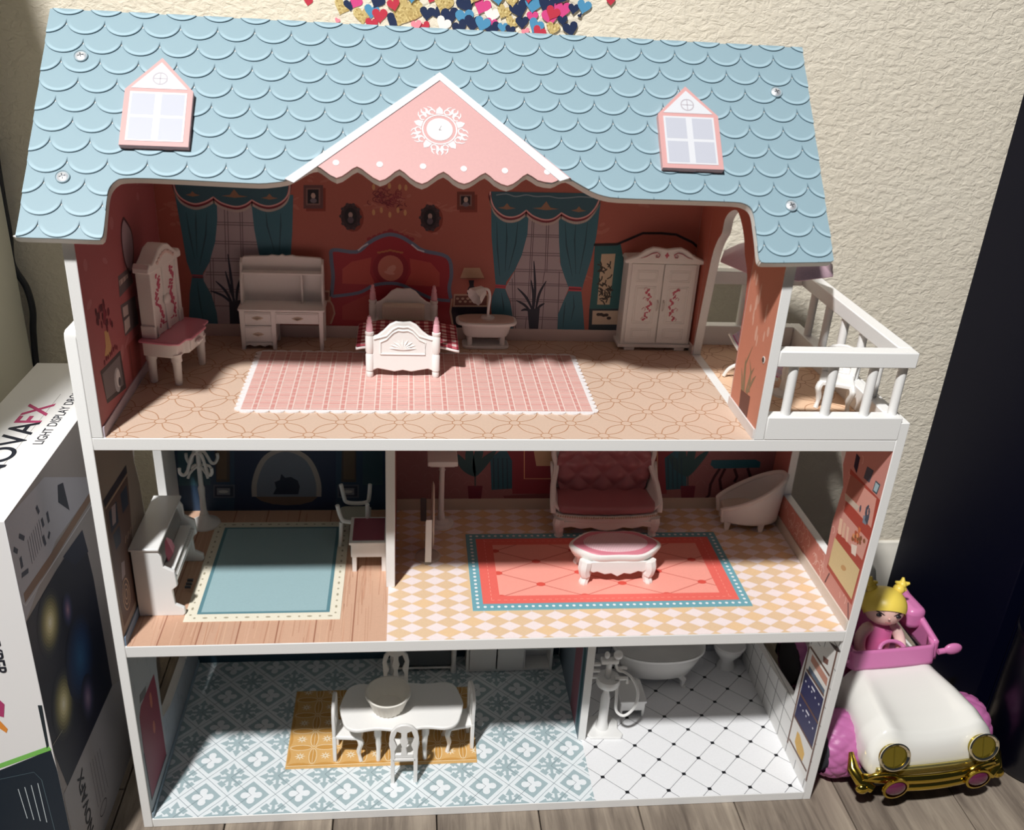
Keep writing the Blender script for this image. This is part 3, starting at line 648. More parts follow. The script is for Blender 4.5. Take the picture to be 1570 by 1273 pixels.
for (x, y) in ((470, 95), (556, 88), (612, 95), (645, 98), (470, 232), (512, 220), (558, 245), (602, 220), (641, 234)): c = pr.p(*CC((x, y))[0]); pr.disc(c, .14, .28, '#d8a878', 4, 8)
pr.poly(pr.P(CC((186, 655), (238, 655), (236, 720), (190, 720))), '#c9a58e', 2); pr.poly(pr.P(CC((192, 665), (228, 665), (226, 708), (196, 708))), '#8c5a4e', 3)
pr.line(pr.P(CC((236, 715), (250, 740), (258, 780), (240, 830), (236, 838))), .16, '#c9a58e', 3)
pr.poly(pr.P(CC((890, 745), (1090, 745), (1110, 862), (890, 862))), '#2c2a38', 2)
pr.poly(pr.P(CC((905, 675), (1095, 675), (1090, 745), (900, 745))), '#cdb09a', 3); pr.poly(pr.P(CC((913, 684), (1085, 684), (1082, 736), (910, 736))), '#7c5048', 4)
for k in range(8): c = pr.p(*CC((925+k*14, 700+(k % 2)*16))[0]); pr.disc(c, .16, .12, '#cdb09a', 5, 6)
pr.line(pr.P(CC((895, 700), (886, 770), (900, 850))), .18, '#cdb09a', 3)
pr.poly(pr.P(CC((985, 600), (1015, 600), (1012, 630), (1035, 655), (1030, 676), (975, 676), (980, 650), (990, 630))), '#1f2433', 4)
pr.poly(pr.P(CC((960, 533), (1045, 533), (1072, 592), (938, 592))), '#cfae90', 4); pr.line(pr.P(CC((938, 590), (1072, 590))), .08, '#8f6450', 5)
pr.build('wallpaper', uback)
# left gable wall print
pr = Print('x', 1.58, 1, clip=(.03, HD-.02, Z3+.85, 55)); pr.poly([(0, 38), (21, 38), (21, 55.3), (11, 55.3), (0, 54)], '#b16468', 0)
for k in range(22):
    cx, cz = rr.uniform(1, 18), rr.uniform(41, 54); pr.disc((cx, cz), rr.uniform(.3, .9), rr.uniform(.1, .5), '#bd7a7c', 1, 9, rot=rr.uniform(-1, 1))
C1 = T(110, 360, .2434)
ov = [(q.x, q.y) for q in bez([(a, b, 0) for a, b in pr.P(T(80, 260, .2828)((385, 262), (425, 330), (438, 430), (432, 530), (418, 560), (392, 500), (376, 400), (374, 310), (385, 262)))], 5)]
pr.poly(ov, '#b9a3ae', 2); pr.line(ov, .22, '#55323c', 3)
pr.poly(pr.P(C1((290, 262), (360, 205), (385, 300), (300, 395))), '#6e6468', 2); pr.poly(pr.P(C1((296, 290), (350, 245), (352, 270), (300, 325))), '#c8b6b0', 3)
for k in range(3): pr.line(pr.P(C1((302+k*18, 290-k*15), (304+k*18, 318-k*14))), .12, '#6a5a5c', 4)
pr.poly(pr.P(C1((305, 445), (395, 385), (420, 560), (335, 640))), '#6b6266', 2); pr.poly(pr.P(C1((318, 460), (350, 438), (355, 500), (325, 522))), '#c9b9b6', 3); pr.poly(pr.P(C1((328, 545), (360, 510), (366, 580), (335, 625))), '#cfc2be', 3)
pr.poly(pr.P(C1((345, 700), (420, 620), (440, 860), (380, 930))), '#9a4a48', 2); pr.line(pr.P(C1((360, 700), (385, 900))), .15, '#6a2f34', 3)
for k in range(30):
    c = pr.p(*C1((rr.gauss(200, 26), rr.gauss(515, 50)))[0]); pr.disc(c, .2, .3, rr.choice(['#6e2434', '#8a2f40', '#571d2b']), 3, 7)
pr.poly(pr.P(C1((203, 610), (225, 600), (248, 700), (240, 768), (205, 765), (212, 700))), '#d1a672', 2)
for k in range(8): c = pr.p(*C1((205+k*11, 800-k*14+rr.uniform(-9, 9)))[0]); pr.disc(c, .17, .22, '#7a2233', 4, 6)
pr.poly(pr.P(C1((178, 862), (304, 728), (342, 965), (222, 1065))), '#4c4549', 2); pr.poly(pr.P(C1((190, 880), (298, 760), (325, 945), (218, 1040))), '#7d767a', 3)
pr.disc(pr.p(*C1((286, 915))[0]), .75, .95, '#b9b9c0', 4, 16); pr.disc(pr.p(*C1((290, 905))[0]), .5, .7, '#e6e6ea', 5, 14); pr.disc(pr.p(*C1((298, 925))[0]), .3, .36, '#5f5d66', 6, 10)
pr.build('wallpaper', ulw)
# arch wall print (side towards the bedroom)
pr = Print('x', 49.62, -1, clip=(.03, 6.2, Z3+.88, 54)); pr.rect(0, 6.25, 39, 54, '#d1886f', 0)
C7 = T(1040, 300, .3142)
for k in range(12):
    c = pr.p(*C7((rr.uniform(350, 440), rr.uniform(380, 800)))[0]); pr.disc(c, rr.uniform(.1, .25), rr.uniform(.3, .9), '#e2b19c', 1, 8)
for f in (((320, 960), (330, 820), (365, 735)), ((310, 960), (312, 880), (310, 840)), ((330, 960), (355, 870), (372, 840)), ((315, 950), (325, 850), (330, 790)), ((335, 965), (365, 900), (380, 880)), ((345, 960), (355, 860), (350, 800))):
    pr.line(pr.P(C7(*f)), [.28, .26, .03], '#8f7a5c', 2)
pr.poly(pr.P(C7((307, 945), (352, 982), (330, 1110), (293, 1065))), '#6e4238', 3)
pr.build('wallpaper', urw)
pr = Print('x', 49.62, -1, clip=(17.5, HD-.02, Z3+.88, 55)); pr.rect(17.5, 20.6, 39, 55, '#bd6a5a', 0); pr.build('wallpaper', urw)
pa = [(6.3, 54.2)]+[(6.3, 47.6)]+[(p[0]-.02, p[1]+.03) for p in arch[1:-1]]+[(17.4, Z3+1), (17.5, 55.5), (6.3, 55.5)]
m = MB(); m.add([(49.608, y, z) for y, z in [(6.26, 55.4), (6.26, Z3+.9)]+sm(arch[1:-1], 3)+[(17.4, Z3+.9), (17.52, 55.4)]], [tuple(range(len(sm(arch[1:-1], 3))+4))]); m.build('wallpaper', PR('#bd6a58'), urw, fix=False, smooth=0)

# ---------------------------------------------------------- middle storey prints
pr = Print('y', HD, -1, clip=(HT, 21.3, Z2, 38)); pr.rect(0, 22, 20, 38, '#27405a', 0)
CM = T(240, 690, .2293)
pr.poly(pr.P(CM((140, -40), (360, -40), (360, 235), (150, 240))), '#2d5360', 1); pr.poly(pr.P(CM((1380, -40), (1512, -40), (1512, 235), (1380, 235))), '#2f4c5a', 1)
pr.poly(pr.P(CM((520, -40), (1200, -40), (1200, 400), (520, 400))), '#1f2c4b', 1)
pr.poly(pr.P(CM((385, -40), (490, -40), (490, 215), (400, 215))), '#4a3f3c', 2); pr.poly(pr.P(CM((405, -40), (470, -40), (470, 195), (405, 195))), '#63503f', 3)
pr.poly(pr.P(CM((1240, -40), (1335, -40), (1335, 215), (1235, 215))), '#4a3f3c', 2); pr.poly(pr.P(CM((1250, -40), (1325, -40), (1325, 195), (1250, 195))), '#63503f', 3)
for x0 in (380, 1210):
    pr.poly(pr.P(CM((x0, 232), (x0+143, 232), (x0+143, 320), (x0, 320))), '#54596a', 2); pr.poly(pr.P(CM((x0+10, 242), (x0+133, 242), (x0+133, 310), (x0+10, 310))), '#2a3148', 3); pr.poly(pr.P(CM((x0+24, 255), (x0+112, 255), (x0+112, 300), (x0+24, 300))), '#7c7f88', 4)
    pr.disc(pr.p(*CM((x0+68, 278))[0]), .5, .18, '#b5b5b4', 5, 8)
al = ((655, 312), (655, 220), (690, 110), (750, 35), (860, -5), (980, 35), (1045, 110), (1083, 220), (1085, 312))
A_ = [(q.x, q.y) for q in bez([(a, b, 0) for a, b in pr.P(CM(*al))], 4)]
pr.poly(A_, '#6f7684', 3); pr.line(A_, .5, '#a39a95', 4)
pr.poly(pr.P(CM((660, 312), (1080, 312), (1040, 345), (960, 365), (870, 370), (780, 362), (700, 340))), '#6b5448', 3)
pr.poly(pr.P(CM((780, 296), (800, 255), (790, 215), (825, 200), (835, 160), (860, 185), (900, 180), (945, 205), (958, 245), (948, 296))), '#131a33', 5)
pr.build('wallpaper', back)
pr = Print('y', HD, -1, clip=(22.1, W-HT, Z2+1.3, 38)); pr.rect(22, 62, 20, 38, '#966668', 0)
CR = T(600, 690, .4076)
for i in range(30):
    for j in range(9):
        cx, cz = 22.6+i*1.35, 22+j*1.8+(i % 2)*.9; pr.ring((cx, cz), .5, .75, .06, '#a07274', 1, 8, .3, 2.8)
pr.poly(pr.P(CR((455, -60), (1085, -60), (1075, 25), (1035, 60), (1035, 165), (455, 165), (452, 50), (430, 25))), '#8c3340', 2)
pr.line(pr.P(CR((500, -60), (500, 108), (620, 108))), .12, '#d9a27c', 3); pr.line(pr.P(CR((1000, -60), (1000, 108))), .12, '#d9a27c', 3)
pr.poly(pr.P(CR((525, -60), (1000, -60), (970, 20), (940, 60), (545, 60))), '#cdb28e', 3)
pr.poly(pr.P(CR((420, 172), (640, 160), (640, 185), (430, 190))), '#7a4448', 3)
for x0 in (372, 1028):
    pr.poly(pr.P(CR((x0, 30), (x0+55, -10), (x0+82, 40), (x0+82, 145), (x0+5, 150))), '#1d6072', 4)
    for k in range(4): pr.line(pr.P(CR((x0+12+k*17, 30), (x0+14+k*17, 146))), .15, '#164b5c', 5)
for x0 in (315, 1115):
    pr.poly(pr.P(CR((x0-28, 135), (x0+28, 135), (x0+22, 185), (x0-24, 185))), '#6c1e36', 5); pr.line(pr.P(CR((x0, 140), (x0, 90))), .12, '#2a5054', 4)
    for lf in (((0, 100), (-40, 60), (-68, 15)), ((0, 100), (-20, 40), (-20, -40)), ((0, 100), (30, 50), (80, 0)), ((0, 100), (10, 30), (30, -50))):
        P_ = [(q.x, q.y) for q in bez([(a, b, 0) for a, b in pr.P(CR(*[(x0+a, b) for a, b in lf]))], 4)]; n = len(P_); pr.line(P_, [.06+.85*sin(pi*i/(n-1)) for i in range(n)], '#24565c', 4)
pr.poly(pr.P(CR((1205, 38), (1370, 36), (1388, 45), (1385, 66), (1215, 70), (1200, 55))), '#1d6070', 4)
for f in (((1235, 70), (1215, 100), (1200, 130), (1195, 170), (1180, 184)), ((1255, 70), (1235, 110), (1240, 150)), ((1340, 68), (1350, 100), (1345, 130)), ((1290, 70), (1300, 100), (1290, 120))): pr.line(pr.P(CR(*f)), .3, '#43222c', 3)
pr.poly(pr.P(CR((1462, 30), (1480, 60), (1470, 90), (1455, 70))), '#3a2030', 3)
pr.build('wallpaper', back)
# side walls of the middle storey
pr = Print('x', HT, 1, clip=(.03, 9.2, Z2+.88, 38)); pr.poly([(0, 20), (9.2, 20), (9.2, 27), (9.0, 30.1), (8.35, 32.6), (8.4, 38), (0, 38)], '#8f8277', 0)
CL = T(140, 680, .2513)
pr.poly(pr.P(CL((78, 380), (215, 160), (235, 380), (270, 960), (200, 1120), (125, 700))), '#5e4740', 1)
pr.poly(pr.P(CL((70, 350), (210, 130), (216, 175), (80, 390))), '#2c2732', 2); pr.line(pr.P(CL((84, 400), (216, 190))), .2, '#9c8672', 3)
for f in (((105, 420), (150, 350), (165, 480), (120, 550)), ((175, 310), (212, 255), (225, 370), (190, 430)), ((130, 560), (170, 500), (180, 600), (150, 650))): pr.poly(pr.P(CL(*f)), '#2c3547', 2)
for f in (((180, 730), (200, 715), (205, 800), (185, 840)), ((120, 390), (145, 365), (148, 480), (128, 505))): pr.poly(pr.P(CL(*f)), '#9b8c8e', 3)
for r1 in (1.4, .9, .45): pr.ring(pr.p(*CL((212, 920))[0]), r1*.62, r1, .1, '#c9a88c', 3, 14)
for k in range(5): pr.line(pr.P(CL((205+k*14, 610-k*28), (210+k*14, 560-k*25))), .12, '#b39a86', 3)
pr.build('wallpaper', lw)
pr = Print('x', W-HT, -1, clip=(.03, HD-.02, Z2+1.15, 38)); BP = '#cf8f84'
edge = [(q.x, q.y) for q in [Vector((6.1, 31.2, 0)), Vector((6.5, 27.4, 0)), Vector((6.3, 24.0, 0))]]
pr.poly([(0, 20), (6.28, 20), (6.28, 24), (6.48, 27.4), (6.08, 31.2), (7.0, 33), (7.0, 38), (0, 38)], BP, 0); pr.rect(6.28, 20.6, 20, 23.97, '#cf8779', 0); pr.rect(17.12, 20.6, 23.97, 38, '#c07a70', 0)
for k in range(60):
    cx = rr.uniform(.3, 20); cz = rr.uniform(21.5, 23.8) if cx > 6.2 else rr.uniform(21.5, 37); pr.ring((cx, cz), rr.uniform(.25, .45), rr.uniform(.3, .6), .07, '#ecc4b8', 1, 9, rr.uniform(0, 2), rr.uniform(3, 5))
CQ = T(1230, 680, .22)
pr.poly(pr.P(CQ((338, 175), (548, 400), (345, 1128), (172, 862), (300, 440))), '#b04c3e', 2)
pr.poly(pr.P(CQ((335, 215), (520, 385), (482, 590), (300, 385))), '#dfa394', 3); pr.poly(pr.P(CQ((290, 475), (462, 675), (420, 815), (245, 600))), '#d9a294', 3)
pr.poly(pr.P(CQ((340, 215), (440, 300), (380, 420), (305, 345))), '#a8695a', 3)
pr.poly(pr.P(CQ((230, 655), (402, 880), (346, 1088), (184, 842))), '#dcc795', 4); pr.disc(pr.p(*CQ((290, 868))[0]), .5, .25, '#c79c68', 5, 10, rot=-.4)
for f, c in ((((265, 520), (285, 530), (270, 640), (250, 625)), '#ecc9ae'), (((292, 548), (308, 560), (292, 660), (276, 650)), '#e2bda4'), (((315, 575), (330, 590), (318, 690), (305, 680)), '#e8c5ae'), (((300, 345), (400, 440), (385, 470), (300, 395)), '#cdbfae')): pr.poly(pr.P(CQ(*f)), c, 4)
pr.poly(pr.P(CQ((345, 700), (385, 715), (375, 790), (345, 765))), '#efe0d2', 5)
for k in range(26): c = pr.p(*CQ((rr.gauss(380, 22), rr.gauss(650, 36)))[0]); pr.disc(c, .2, .22, rr.choice(['#d5744a', '#e39a6a', '#b95a3a', '#8a5a3a']), 5, 7)
for k in range(12): c = pr.p(*CQ((rr.gauss(450, 14), rr.gauss(490, 30)))[0]); pr.disc(c, .15, .35, '#4a5260', 5, 6, rot=rr.uniform(-.6, .6))
pr.poly(pr.P(CQ((430, 500), (462, 515), (445, 570), (422, 550))), '#7d8b98', 4)
pr.poly(pr.P(CQ((515, 258), (547, 288), (522, 356), (492, 330))), '#3e5560', 4); pr.poly(pr.P(CQ((516, 270), (540, 294), (520, 344), (499, 326))), '#a9c2c8', 5)
pr.poly(pr.P(CQ((455, 160), (500, 190), (470, 275), (430, 240))), '#5a5c68', 3); pr.poly(pr.P(CQ((380, 70), (405, 100), (380, 210), (362, 160))), '#2e2136', 3)
pr.line(pr.P(CQ((160, 968), (192, 905))), .14, '#55343a', 5); pr.line(pr.P(CQ((322, 1110), (322, 1230))), .14, '#55343a', 5)
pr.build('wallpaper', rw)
# bottom storey walls
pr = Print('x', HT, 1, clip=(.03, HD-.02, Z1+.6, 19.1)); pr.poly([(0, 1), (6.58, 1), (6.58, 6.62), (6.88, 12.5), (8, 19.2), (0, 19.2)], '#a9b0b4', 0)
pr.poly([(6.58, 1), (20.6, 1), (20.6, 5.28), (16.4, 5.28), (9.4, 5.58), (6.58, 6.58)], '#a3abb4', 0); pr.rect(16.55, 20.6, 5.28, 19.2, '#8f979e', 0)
for k in range(70):
    y = rr.uniform(.2, 20); z = rr.uniform(1.8, 5) if y > 6 else rr.uniform(2, 18.5); pr.line([(y, z), (y+.05, z+rr.uniform(.4, 1.2))], .05, '#7d858b', 1)
CB = T(180, 990, .212)
pr.poly(pr.P(CB((262, 205), (285, 330), (352, 790), (248, 1115), (190, 780), (158, 520), (166, 440))), '#86384a', 2); pr.line(pr.P(CB((352, 790), (248, 1115), (190, 780))), .2, '#2d2430', 3)
pr.poly(pr.P(CB((160, 420), (158, 360), (205, 290), (205, 360))), '#6d6f72', 1)
for (x, y, r1) in ((240, 395, .55), (263, 590, .45)): pr.disc(pr.p(*CB((x, y))[0]), .35, r1*1.6, '#b9705c', 3, 8)
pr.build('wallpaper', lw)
pr = Print('x', W-HT, -1, clip=(.03, HD-.02, Z1+.1, 19.1)); pr.poly([(0, .9), (6.08, .9), (6.08, 6.88), (5.88, 10), (5.38, 14.4), (5.4, 19.2), (0, 19.2)], '#e9e7e4', 0)
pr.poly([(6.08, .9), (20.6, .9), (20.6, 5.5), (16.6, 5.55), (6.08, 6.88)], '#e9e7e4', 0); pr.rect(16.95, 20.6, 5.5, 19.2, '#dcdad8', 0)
for k in range(0, 9): pr.line([(.5+k*2.3, .9), (.5+k*2.3, 19 if k < 3 else 6.9-.13*(k*2.3-6))], .08, '#3a3432', 1)
for k in range(0, 9):
    z = 2.6+k*2.2; pr.line([(0, z), (5.4 if z > 7 else 20.5, z)], .07, '#3a3432', 1) if not (5.2 < z < 7) else pr.line([(0, z), (9, z)], .07, '#3a3432', 1)
CT = T(1190, 980, .1964)
pr.poly(pr.P(CT((262, 40), (490, 85), (235, 1110), (85, 800))), '#e6e2dd', 2)
pr.poly(pr.P(CT((232, 250), (372, 470), (282, 855), (145, 600))), '#2c2a56', 3)
pr.poly(pr.P(CT((285, 75), (420, 290), (375, 440), (240, 235))), '#efeae4', 3); pr.poly(pr.P(CT((285, 118), (405, 310), (395, 372), (272, 170))), '#c68f7c', 4); pr.poly(pr.P(CT((262, 208), (382, 400), (372, 445), (248, 262))), '#5d6a7c', 4)
for f in (((480, 90), (235, 1110)), ((270, 60), (420, 290)), ((240, 235), (375, 445)), ((190, 420), (330, 660)), ((145, 600), (285, 860)), ((105, 780), (240, 1035)), ((262, 60), (90, 810))): pr.line(pr.P(CT(*f)), .24, '#6d4a3c', 5)
pr.poly(pr.P(CT((168, 720), (185, 745), (215, 860), (222, 900), (205, 955), (165, 880), (148, 800))), '#dcae58', 4)
pr.poly(pr.P(CT((370, 130), (412, 165), (405, 205), (370, 180))), '#7d5348', 4); pr.poly(pr.P(CT((415, 20), (480, 60), (505, 105), (470, 95))), '#40302c', 5)
for f in (((280, 370), (305, 412)), ((235, 555), (260, 598))): pr.line(pr.P(CT(*f)), .22, '#e6e4ee', 5)
for x, y in ((235, 330), (258, 372), (281, 412), (308, 460), (336, 510), (192, 517), (213, 560), (236, 602), (262, 650), (288, 698)): pr.disc(pr.p(*CT((x, y))[0]), .12, .12, '#e6e4ee', 5, 7)
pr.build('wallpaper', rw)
pr = Print('x', 40.37, -1, clip=(7.6, 20.5, Z1+.1, 19.1)); pr.rect(7.6, 20.6, 1, 19.2, '#76838f', 0); pr.rect(9.5, 12.5, 1.2, 14, '#8a5560', 1); pr.rect(8, 9, 1.2, 12, '#27525a', 1); pr.build('wallpaper', dv1)
pr = Print('y', HD, -1, clip=(HT, 40.3, Z1, 19.1)); pr.rect(0, 41, 1, 19.2, '#33566a', 0); pr.rect(0, 41, 1, 2.2, '#294a5c', 1); pr.build('wallpaper', back)
pr = Print('y', HD, -1, clip=(41.2, W-HT, Z1, 19.1)); pr.rect(41, 62, 1, 19.2, '#c9ccd2', 0)
for k in range(14): pr.line([(41.5+k*1.6, 1), (41.5+k*1.6, 19)], .07, '#3a3a40', 1)
for k in range(12): pr.line([(41, 1.8+k*1.6), (62, 1.8+k*1.6)], .07, '#3a3a40', 1)
pr.build('wallpaper', back)
pr = Print('x', 22.1, 1, clip=(7.5, HD, Z2, 38)); pr.rect(7.5, 20.6, 20, 38, '#9a6460', 0); pr.build('wallpaper', dv2)

# ---------------------------------------------------------- balcony rails
rail = lambda m_, nm, par: m_.build(nm, WHITE, par, bevel=.08)
def railing(name_, boxes, sticks):
    p0 = None
    for i, b_ in enumerate(boxes):
        o = rail(MB().box(*b_), 'balcony_rail', house)
        if i == 0: p0 = o
    for (x, y, z0, z1) in sticks: MB().lathe([(.36, z0), (.36, z1)], c=(x, y, 0), seg=14).build('baluster', WHITE, p0)
railing('f', [(50.42, 61.3, -.02, 1.15, 45.1, 46.35), (50.42, 61.3, -.02, 1.15, Z3, 40.95)], [(x, .55, 40.9, 45.2) for x in (51.95, 55.1, 58.3)])
railing('s', [(60.2, 61.35, 1.16, 22.4, 45.1, 46.35), (60.2, 61.2, 1.16, HD+.6, Z3, 40.95)], [(60.72, y, 40.9, 45.2) for y in (.75, 4.2, 7.7, 11.2, 14.6, 18.0)])
railing('b', [(50.42, 60.18, 20.0, 21.2, 45.1, 46.35), (50.42, 60.18, 20.0, 21.2, Z3, 40.95)], [(x, 20.6, 40.9, 45.2) for x in (54.9, 58.2)])

# ============================================================ ROOF
RV = Vector((0, .690994, .72286)); RN = Vector((0, -.72286, .690994)); RO = Vector((0, -1.204, 53.6515))
def roofp(px, py):
    r = ray(px, py); C_ = Vector(CAM); s_ = (RO-C_).dot(RN)/r.dot(RN); q = C_+r*s_-RO; return (q.x, q.dot(RV))
def roof_obj(o):
    o.matrix_local = Matrix(((1, 0, 0, 0), (0, RV.y, RN.y, RO.y*S), (0, RV.z, RN.z, RO.z*S), (0, 0, 0, 1))); return o
K2 = T(420, 0, .3312); K3 = T(840, 0, .3312); K1 = T(0, 0, .3312)
low = K1((62, 1085), (75, 1100), (270, 1106), (440, 1113), (468, 1108), (480, 1085), (488, 1000), (495, 930), (502, 890), (515, 862), (540, 838), (575, 828), (700, 828), (1000, 843), (1100, 848), (1200, 852), (1260, 848))+K2((60, 838), (110, 815), (160, 785), (200, 775), (235, 797), (290, 830), (340, 805), (385, 777), (430, 806), (490, 843), (540, 818), (582, 790), (630, 828), (685, 857), (735, 830), (785, 801), (830, 835), (880, 857), (930, 835), (978, 806), (1020, 840), (1080, 866), (1130, 840), (1172, 810), (1220, 840), (1285, 852), (1320, 836), (1355, 825))+K3((130, 848), (200, 888), (260, 910), (330, 920), (500, 926), (700, 932), (860, 938), (905, 945), (935, 962), (950, 990), (958, 1040), (968, 1120), (975, 1195), (985, 1212), (1003, 1219), (1150, 1218), (1308, 1214), (1318, 1200))
lowP = [roofp(*q) for q in low]
lowP = [(q.x, q.y) for q in bez([(a, b, 0) for a, b in lowP], 2)]
UL, UR, VT = -1.5, 52.45, 17.785
lowP[0] = (UL, lowP[0][1]); lowP[-1] = (UR, lowP[-1][1])
outline = lowP+[(UR, VT), (UL, VT)]
roofm = MB().prism(outline, 'z', -.6, 0).build('roof_panel', [M('#e6e4de', .42, kind='board')], house, bevel=.09, fix=True, seg=3)
roof_obj(roofm)
bk = MB().box(UL, UR, -1.0, 17.2, 0, .6).build('roof_panel', M('#e6e4de', .42, kind='board'), house)
bk.matrix_local = Matrix(((1, 0, 0, 0), (0, RV.y, RV.z, (11.1)*S), (0, -RV.z, RV.y, 65.6*S), (0, 0, 0, 1)))
bk.matrix_local = Matrix(((-1, 0, 0, (UL+UR)*S), (0, -RV.y, -RN.y, 23.4*S), (0, RV.z, RN.z, 53.6*S), (0, 0, 0, 1))) @ Matrix.Translation((0, 0, -.6*S))
# scalloped shingles, each a thin tilted tile
def shingle_mat():
    m = bpy.data.materials.new('shingle_blue'); m.use_nodes = True; nt = m.node_tree; b = nt.nodes['Principled BSDF']; N = nt.nodes.new; Lk = nt.links.new
    tc = N('ShaderNodeTexCoord'); mp = N('ShaderNodeMapping'); mp.inputs['Scale'].default_value = (100/1.26, 100/1.15, 0); Lk(tc.outputs['Object'], mp.inputs[0])
    ln = N('ShaderNodeVectorMath'); ln.operation = 'LENGTH'; Lk(mp.outputs[0], ln.inputs[0])
    sp = N('ShaderNodeSeparateXYZ'); Lk(mp.outputs[0], sp.inputs[0])
    def ramp(src, a, b_, t0=0, t1=1):
        r = N('ShaderNodeMapRange'); r.interpolation_type = 'SMOOTHSTEP'; r.inputs['From Min'].default_value = a; r.inputs['From Max'].default_value = b_; r.inputs['To Min'].default_value = t0; r.inputs['To Max'].default_value = t1; Lk(src, r.inputs['Value']); return r.outputs[0]
    def mul(a, c):
        q = N('ShaderNodeMath'); q.operation = 'MULTIPLY'; Lk(a, q.inputs[0])
        (Lk(c, q.inputs[1]) if not isinstance(c, (int, float)) else setattr(q.inputs[1], 'default_value', c)); return q.outputs[0]
    low_ = ramp(sp.outputs['Y'], -.05, -.75)
    band = mul(mul(ramp(ln.outputs['Value'], .72, .86), ramp(ln.outputs['Value'], .985, .93)), low_)
    dark = ramp(ln.outputs['Value'], .945, .99)
    below = ramp(sp.outputs['Y'], .12, -.02)
    dark = mul(dark, below)
    def mix(f, c1, c2):
        q = N('ShaderNodeMixRGB'); Lk(f, q.inputs[0])
        (Lk(c1, q.inputs[1]) if not isinstance(c1, tuple) else setattr(q.inputs[1], 'default_value', c1)); q.inputs[2].default_value = c2; return q.outputs[0]
    c = mix(band, rgb('#8ba4ae'), rgb('#a0bac4')); c = mix(dark, c, rgb('#6b8591'))
    Lk(c, b.inputs['Base Color']); b.inputs['Roughness'].default_value = .45
    return m
SHM = shingle_mat()
tri = [roofp(437, 277), roofp(674, 114), roofp(872, 276)]
def tile_poly(cx, cy):
    return [(cx+1.258*cos(a), cy+1.15*sin(a)) for a in [pi+pi*k/16 for k in range(17)]]+[(cx+1.258, cy+1.2), (cx-1.258, cy+1.2)]
def inside_tri(p):
    a, b, c = tri; s_ = lambda p, q, r: (q[0]-p[0])*(r[1]-p[1])-(q[1]-p[1])*(r[0]-p[0])
    return s_(a, b, p) < -.3 and s_(b, c, p) < -.3
full_me = None; HS = .13
outl = [(min(max(x, UL+.03), UR-.03), min(y, VT-.03)) for x, y in outline]
area = lambda P_: abs(sum(P_[i-1][0]*P_[i][1]-P_[i][0]*P_[i-1][1] for i in range(len(P_))))/2
for j in range(-1, 13):
    for i in range(-1, 23):
        cx = -.27+2.515*i+(1.2575 if j % 2 else 0); vb = 15.72-1.553*j+1.553; cy = vb+1.15
        full = tile_poly(cx, cy); q = clip_convex(outl, full)
        if len(q) < 3 or area(q) < .15: continue
        if all(inside_tri(p) for p in q): continue
        isfull = abs(area(q)-area(full)) < 1e-3
        if isfull and full_me is not None:
            o = bpy.data.objects.new('shingle', full_me); COL.objects.link(o); o.parent = roofm; o.location = (cx*S, cy*S, 0); continue
        P_ = [(x-cx, y-cy) for x, y in (full if isfull else q)]; zf = lambda y: .02+HS*(1-(y+1.15)/2.35)
        n = len(P_); v = [(x, y, zf(y)) for x, y in P_]+[(x, y, zf(y)-.09) for x, y in P_]
        m = MB(); m.add(v, [tuple(range(n))]+[(k, n+k, n+(k+1) % n, (k+1) % n) for k in range(n)])
        o = m.build('shingle', SHM, roofm, loc=(cx, cy, 0), smooth=0, fix=False)
        if isfull: full_me = o.data
# pink gable
def clipgab(poly): return poly
wave = [p for p in lowP if tri[0][0]-.2 < p[0] < tri[2][0]+.3]
gp = [(tri[0][0], wave[0][1])]+wave[1:-1]+[(tri[2][0], wave[-1][1]), tri[1]]
gp = wave+[tri[2], tri[1], tri[0]] if wave[-1][0] < tri[2][0] else wave+[tri[1]]
gable = MB().prism(gp, 'z', .0, .17).build('gable_panel', [M('#cd9f9c', .45, kind='print')], roofm, smooth=0)
def off_band(a, b, w_, z1):
    a, b = Vector(a), Vector(b); t = (b-a).normalized(); n_ = Vector((t.y, -t.x)); n_ = -n_ if n_.y > 0 else n_
    return [tuple(a), tuple(b), tuple(b+n_*w_), tuple(a+n_*w_)]
for a_, b_ in ((tri[0], tri[1]), (tri[1], tri[2])):
    q = off_band(a_, b_, .52, 0)
    if a_ == tri[0]: q = [(q[0][0]+.0, q[0][1]), q[1], (tri[1][0], tri[1][1]-.66), (q[3][0]+.25, q[3][1]+.12)]
    else: q = [q[0], q[1], (q[2][0]-.3, q[2][1]+.12), (tri[1][0], tri[1][1]-.66)]
    lab(MB().prism(q, 'z', .12, .24).build('gable_trim', M('#dfe0e3', .4, kind='board'), roofm, smooth=0), 'white gable edge strip')
pg = Print('z', .17, 1, lift=.008); pf_ = Print('z', .17, 1, lift=.012); WH = '#e4e0e0'
cx, cy = roofp(674, 201)
pf_.disc((cx, cy), .9, .9, WH, 2, 30); pg.ring((cx, cy), 1.17, 1.17, .09, WH, 2, 30)
pf_.line([(cx-.02, cy-.02), (cx+.12, cy+.3)], .05, '#a09a9a', 3); pf_.disc((cx, cy-.03), .08, .08, '#a09a9a', 3, 8); pf_.line([(cx, cy-.03), (cx+.15, cy-.05)], .04, '#a09a9a', 3); pf_.build('clock_face', roofm)
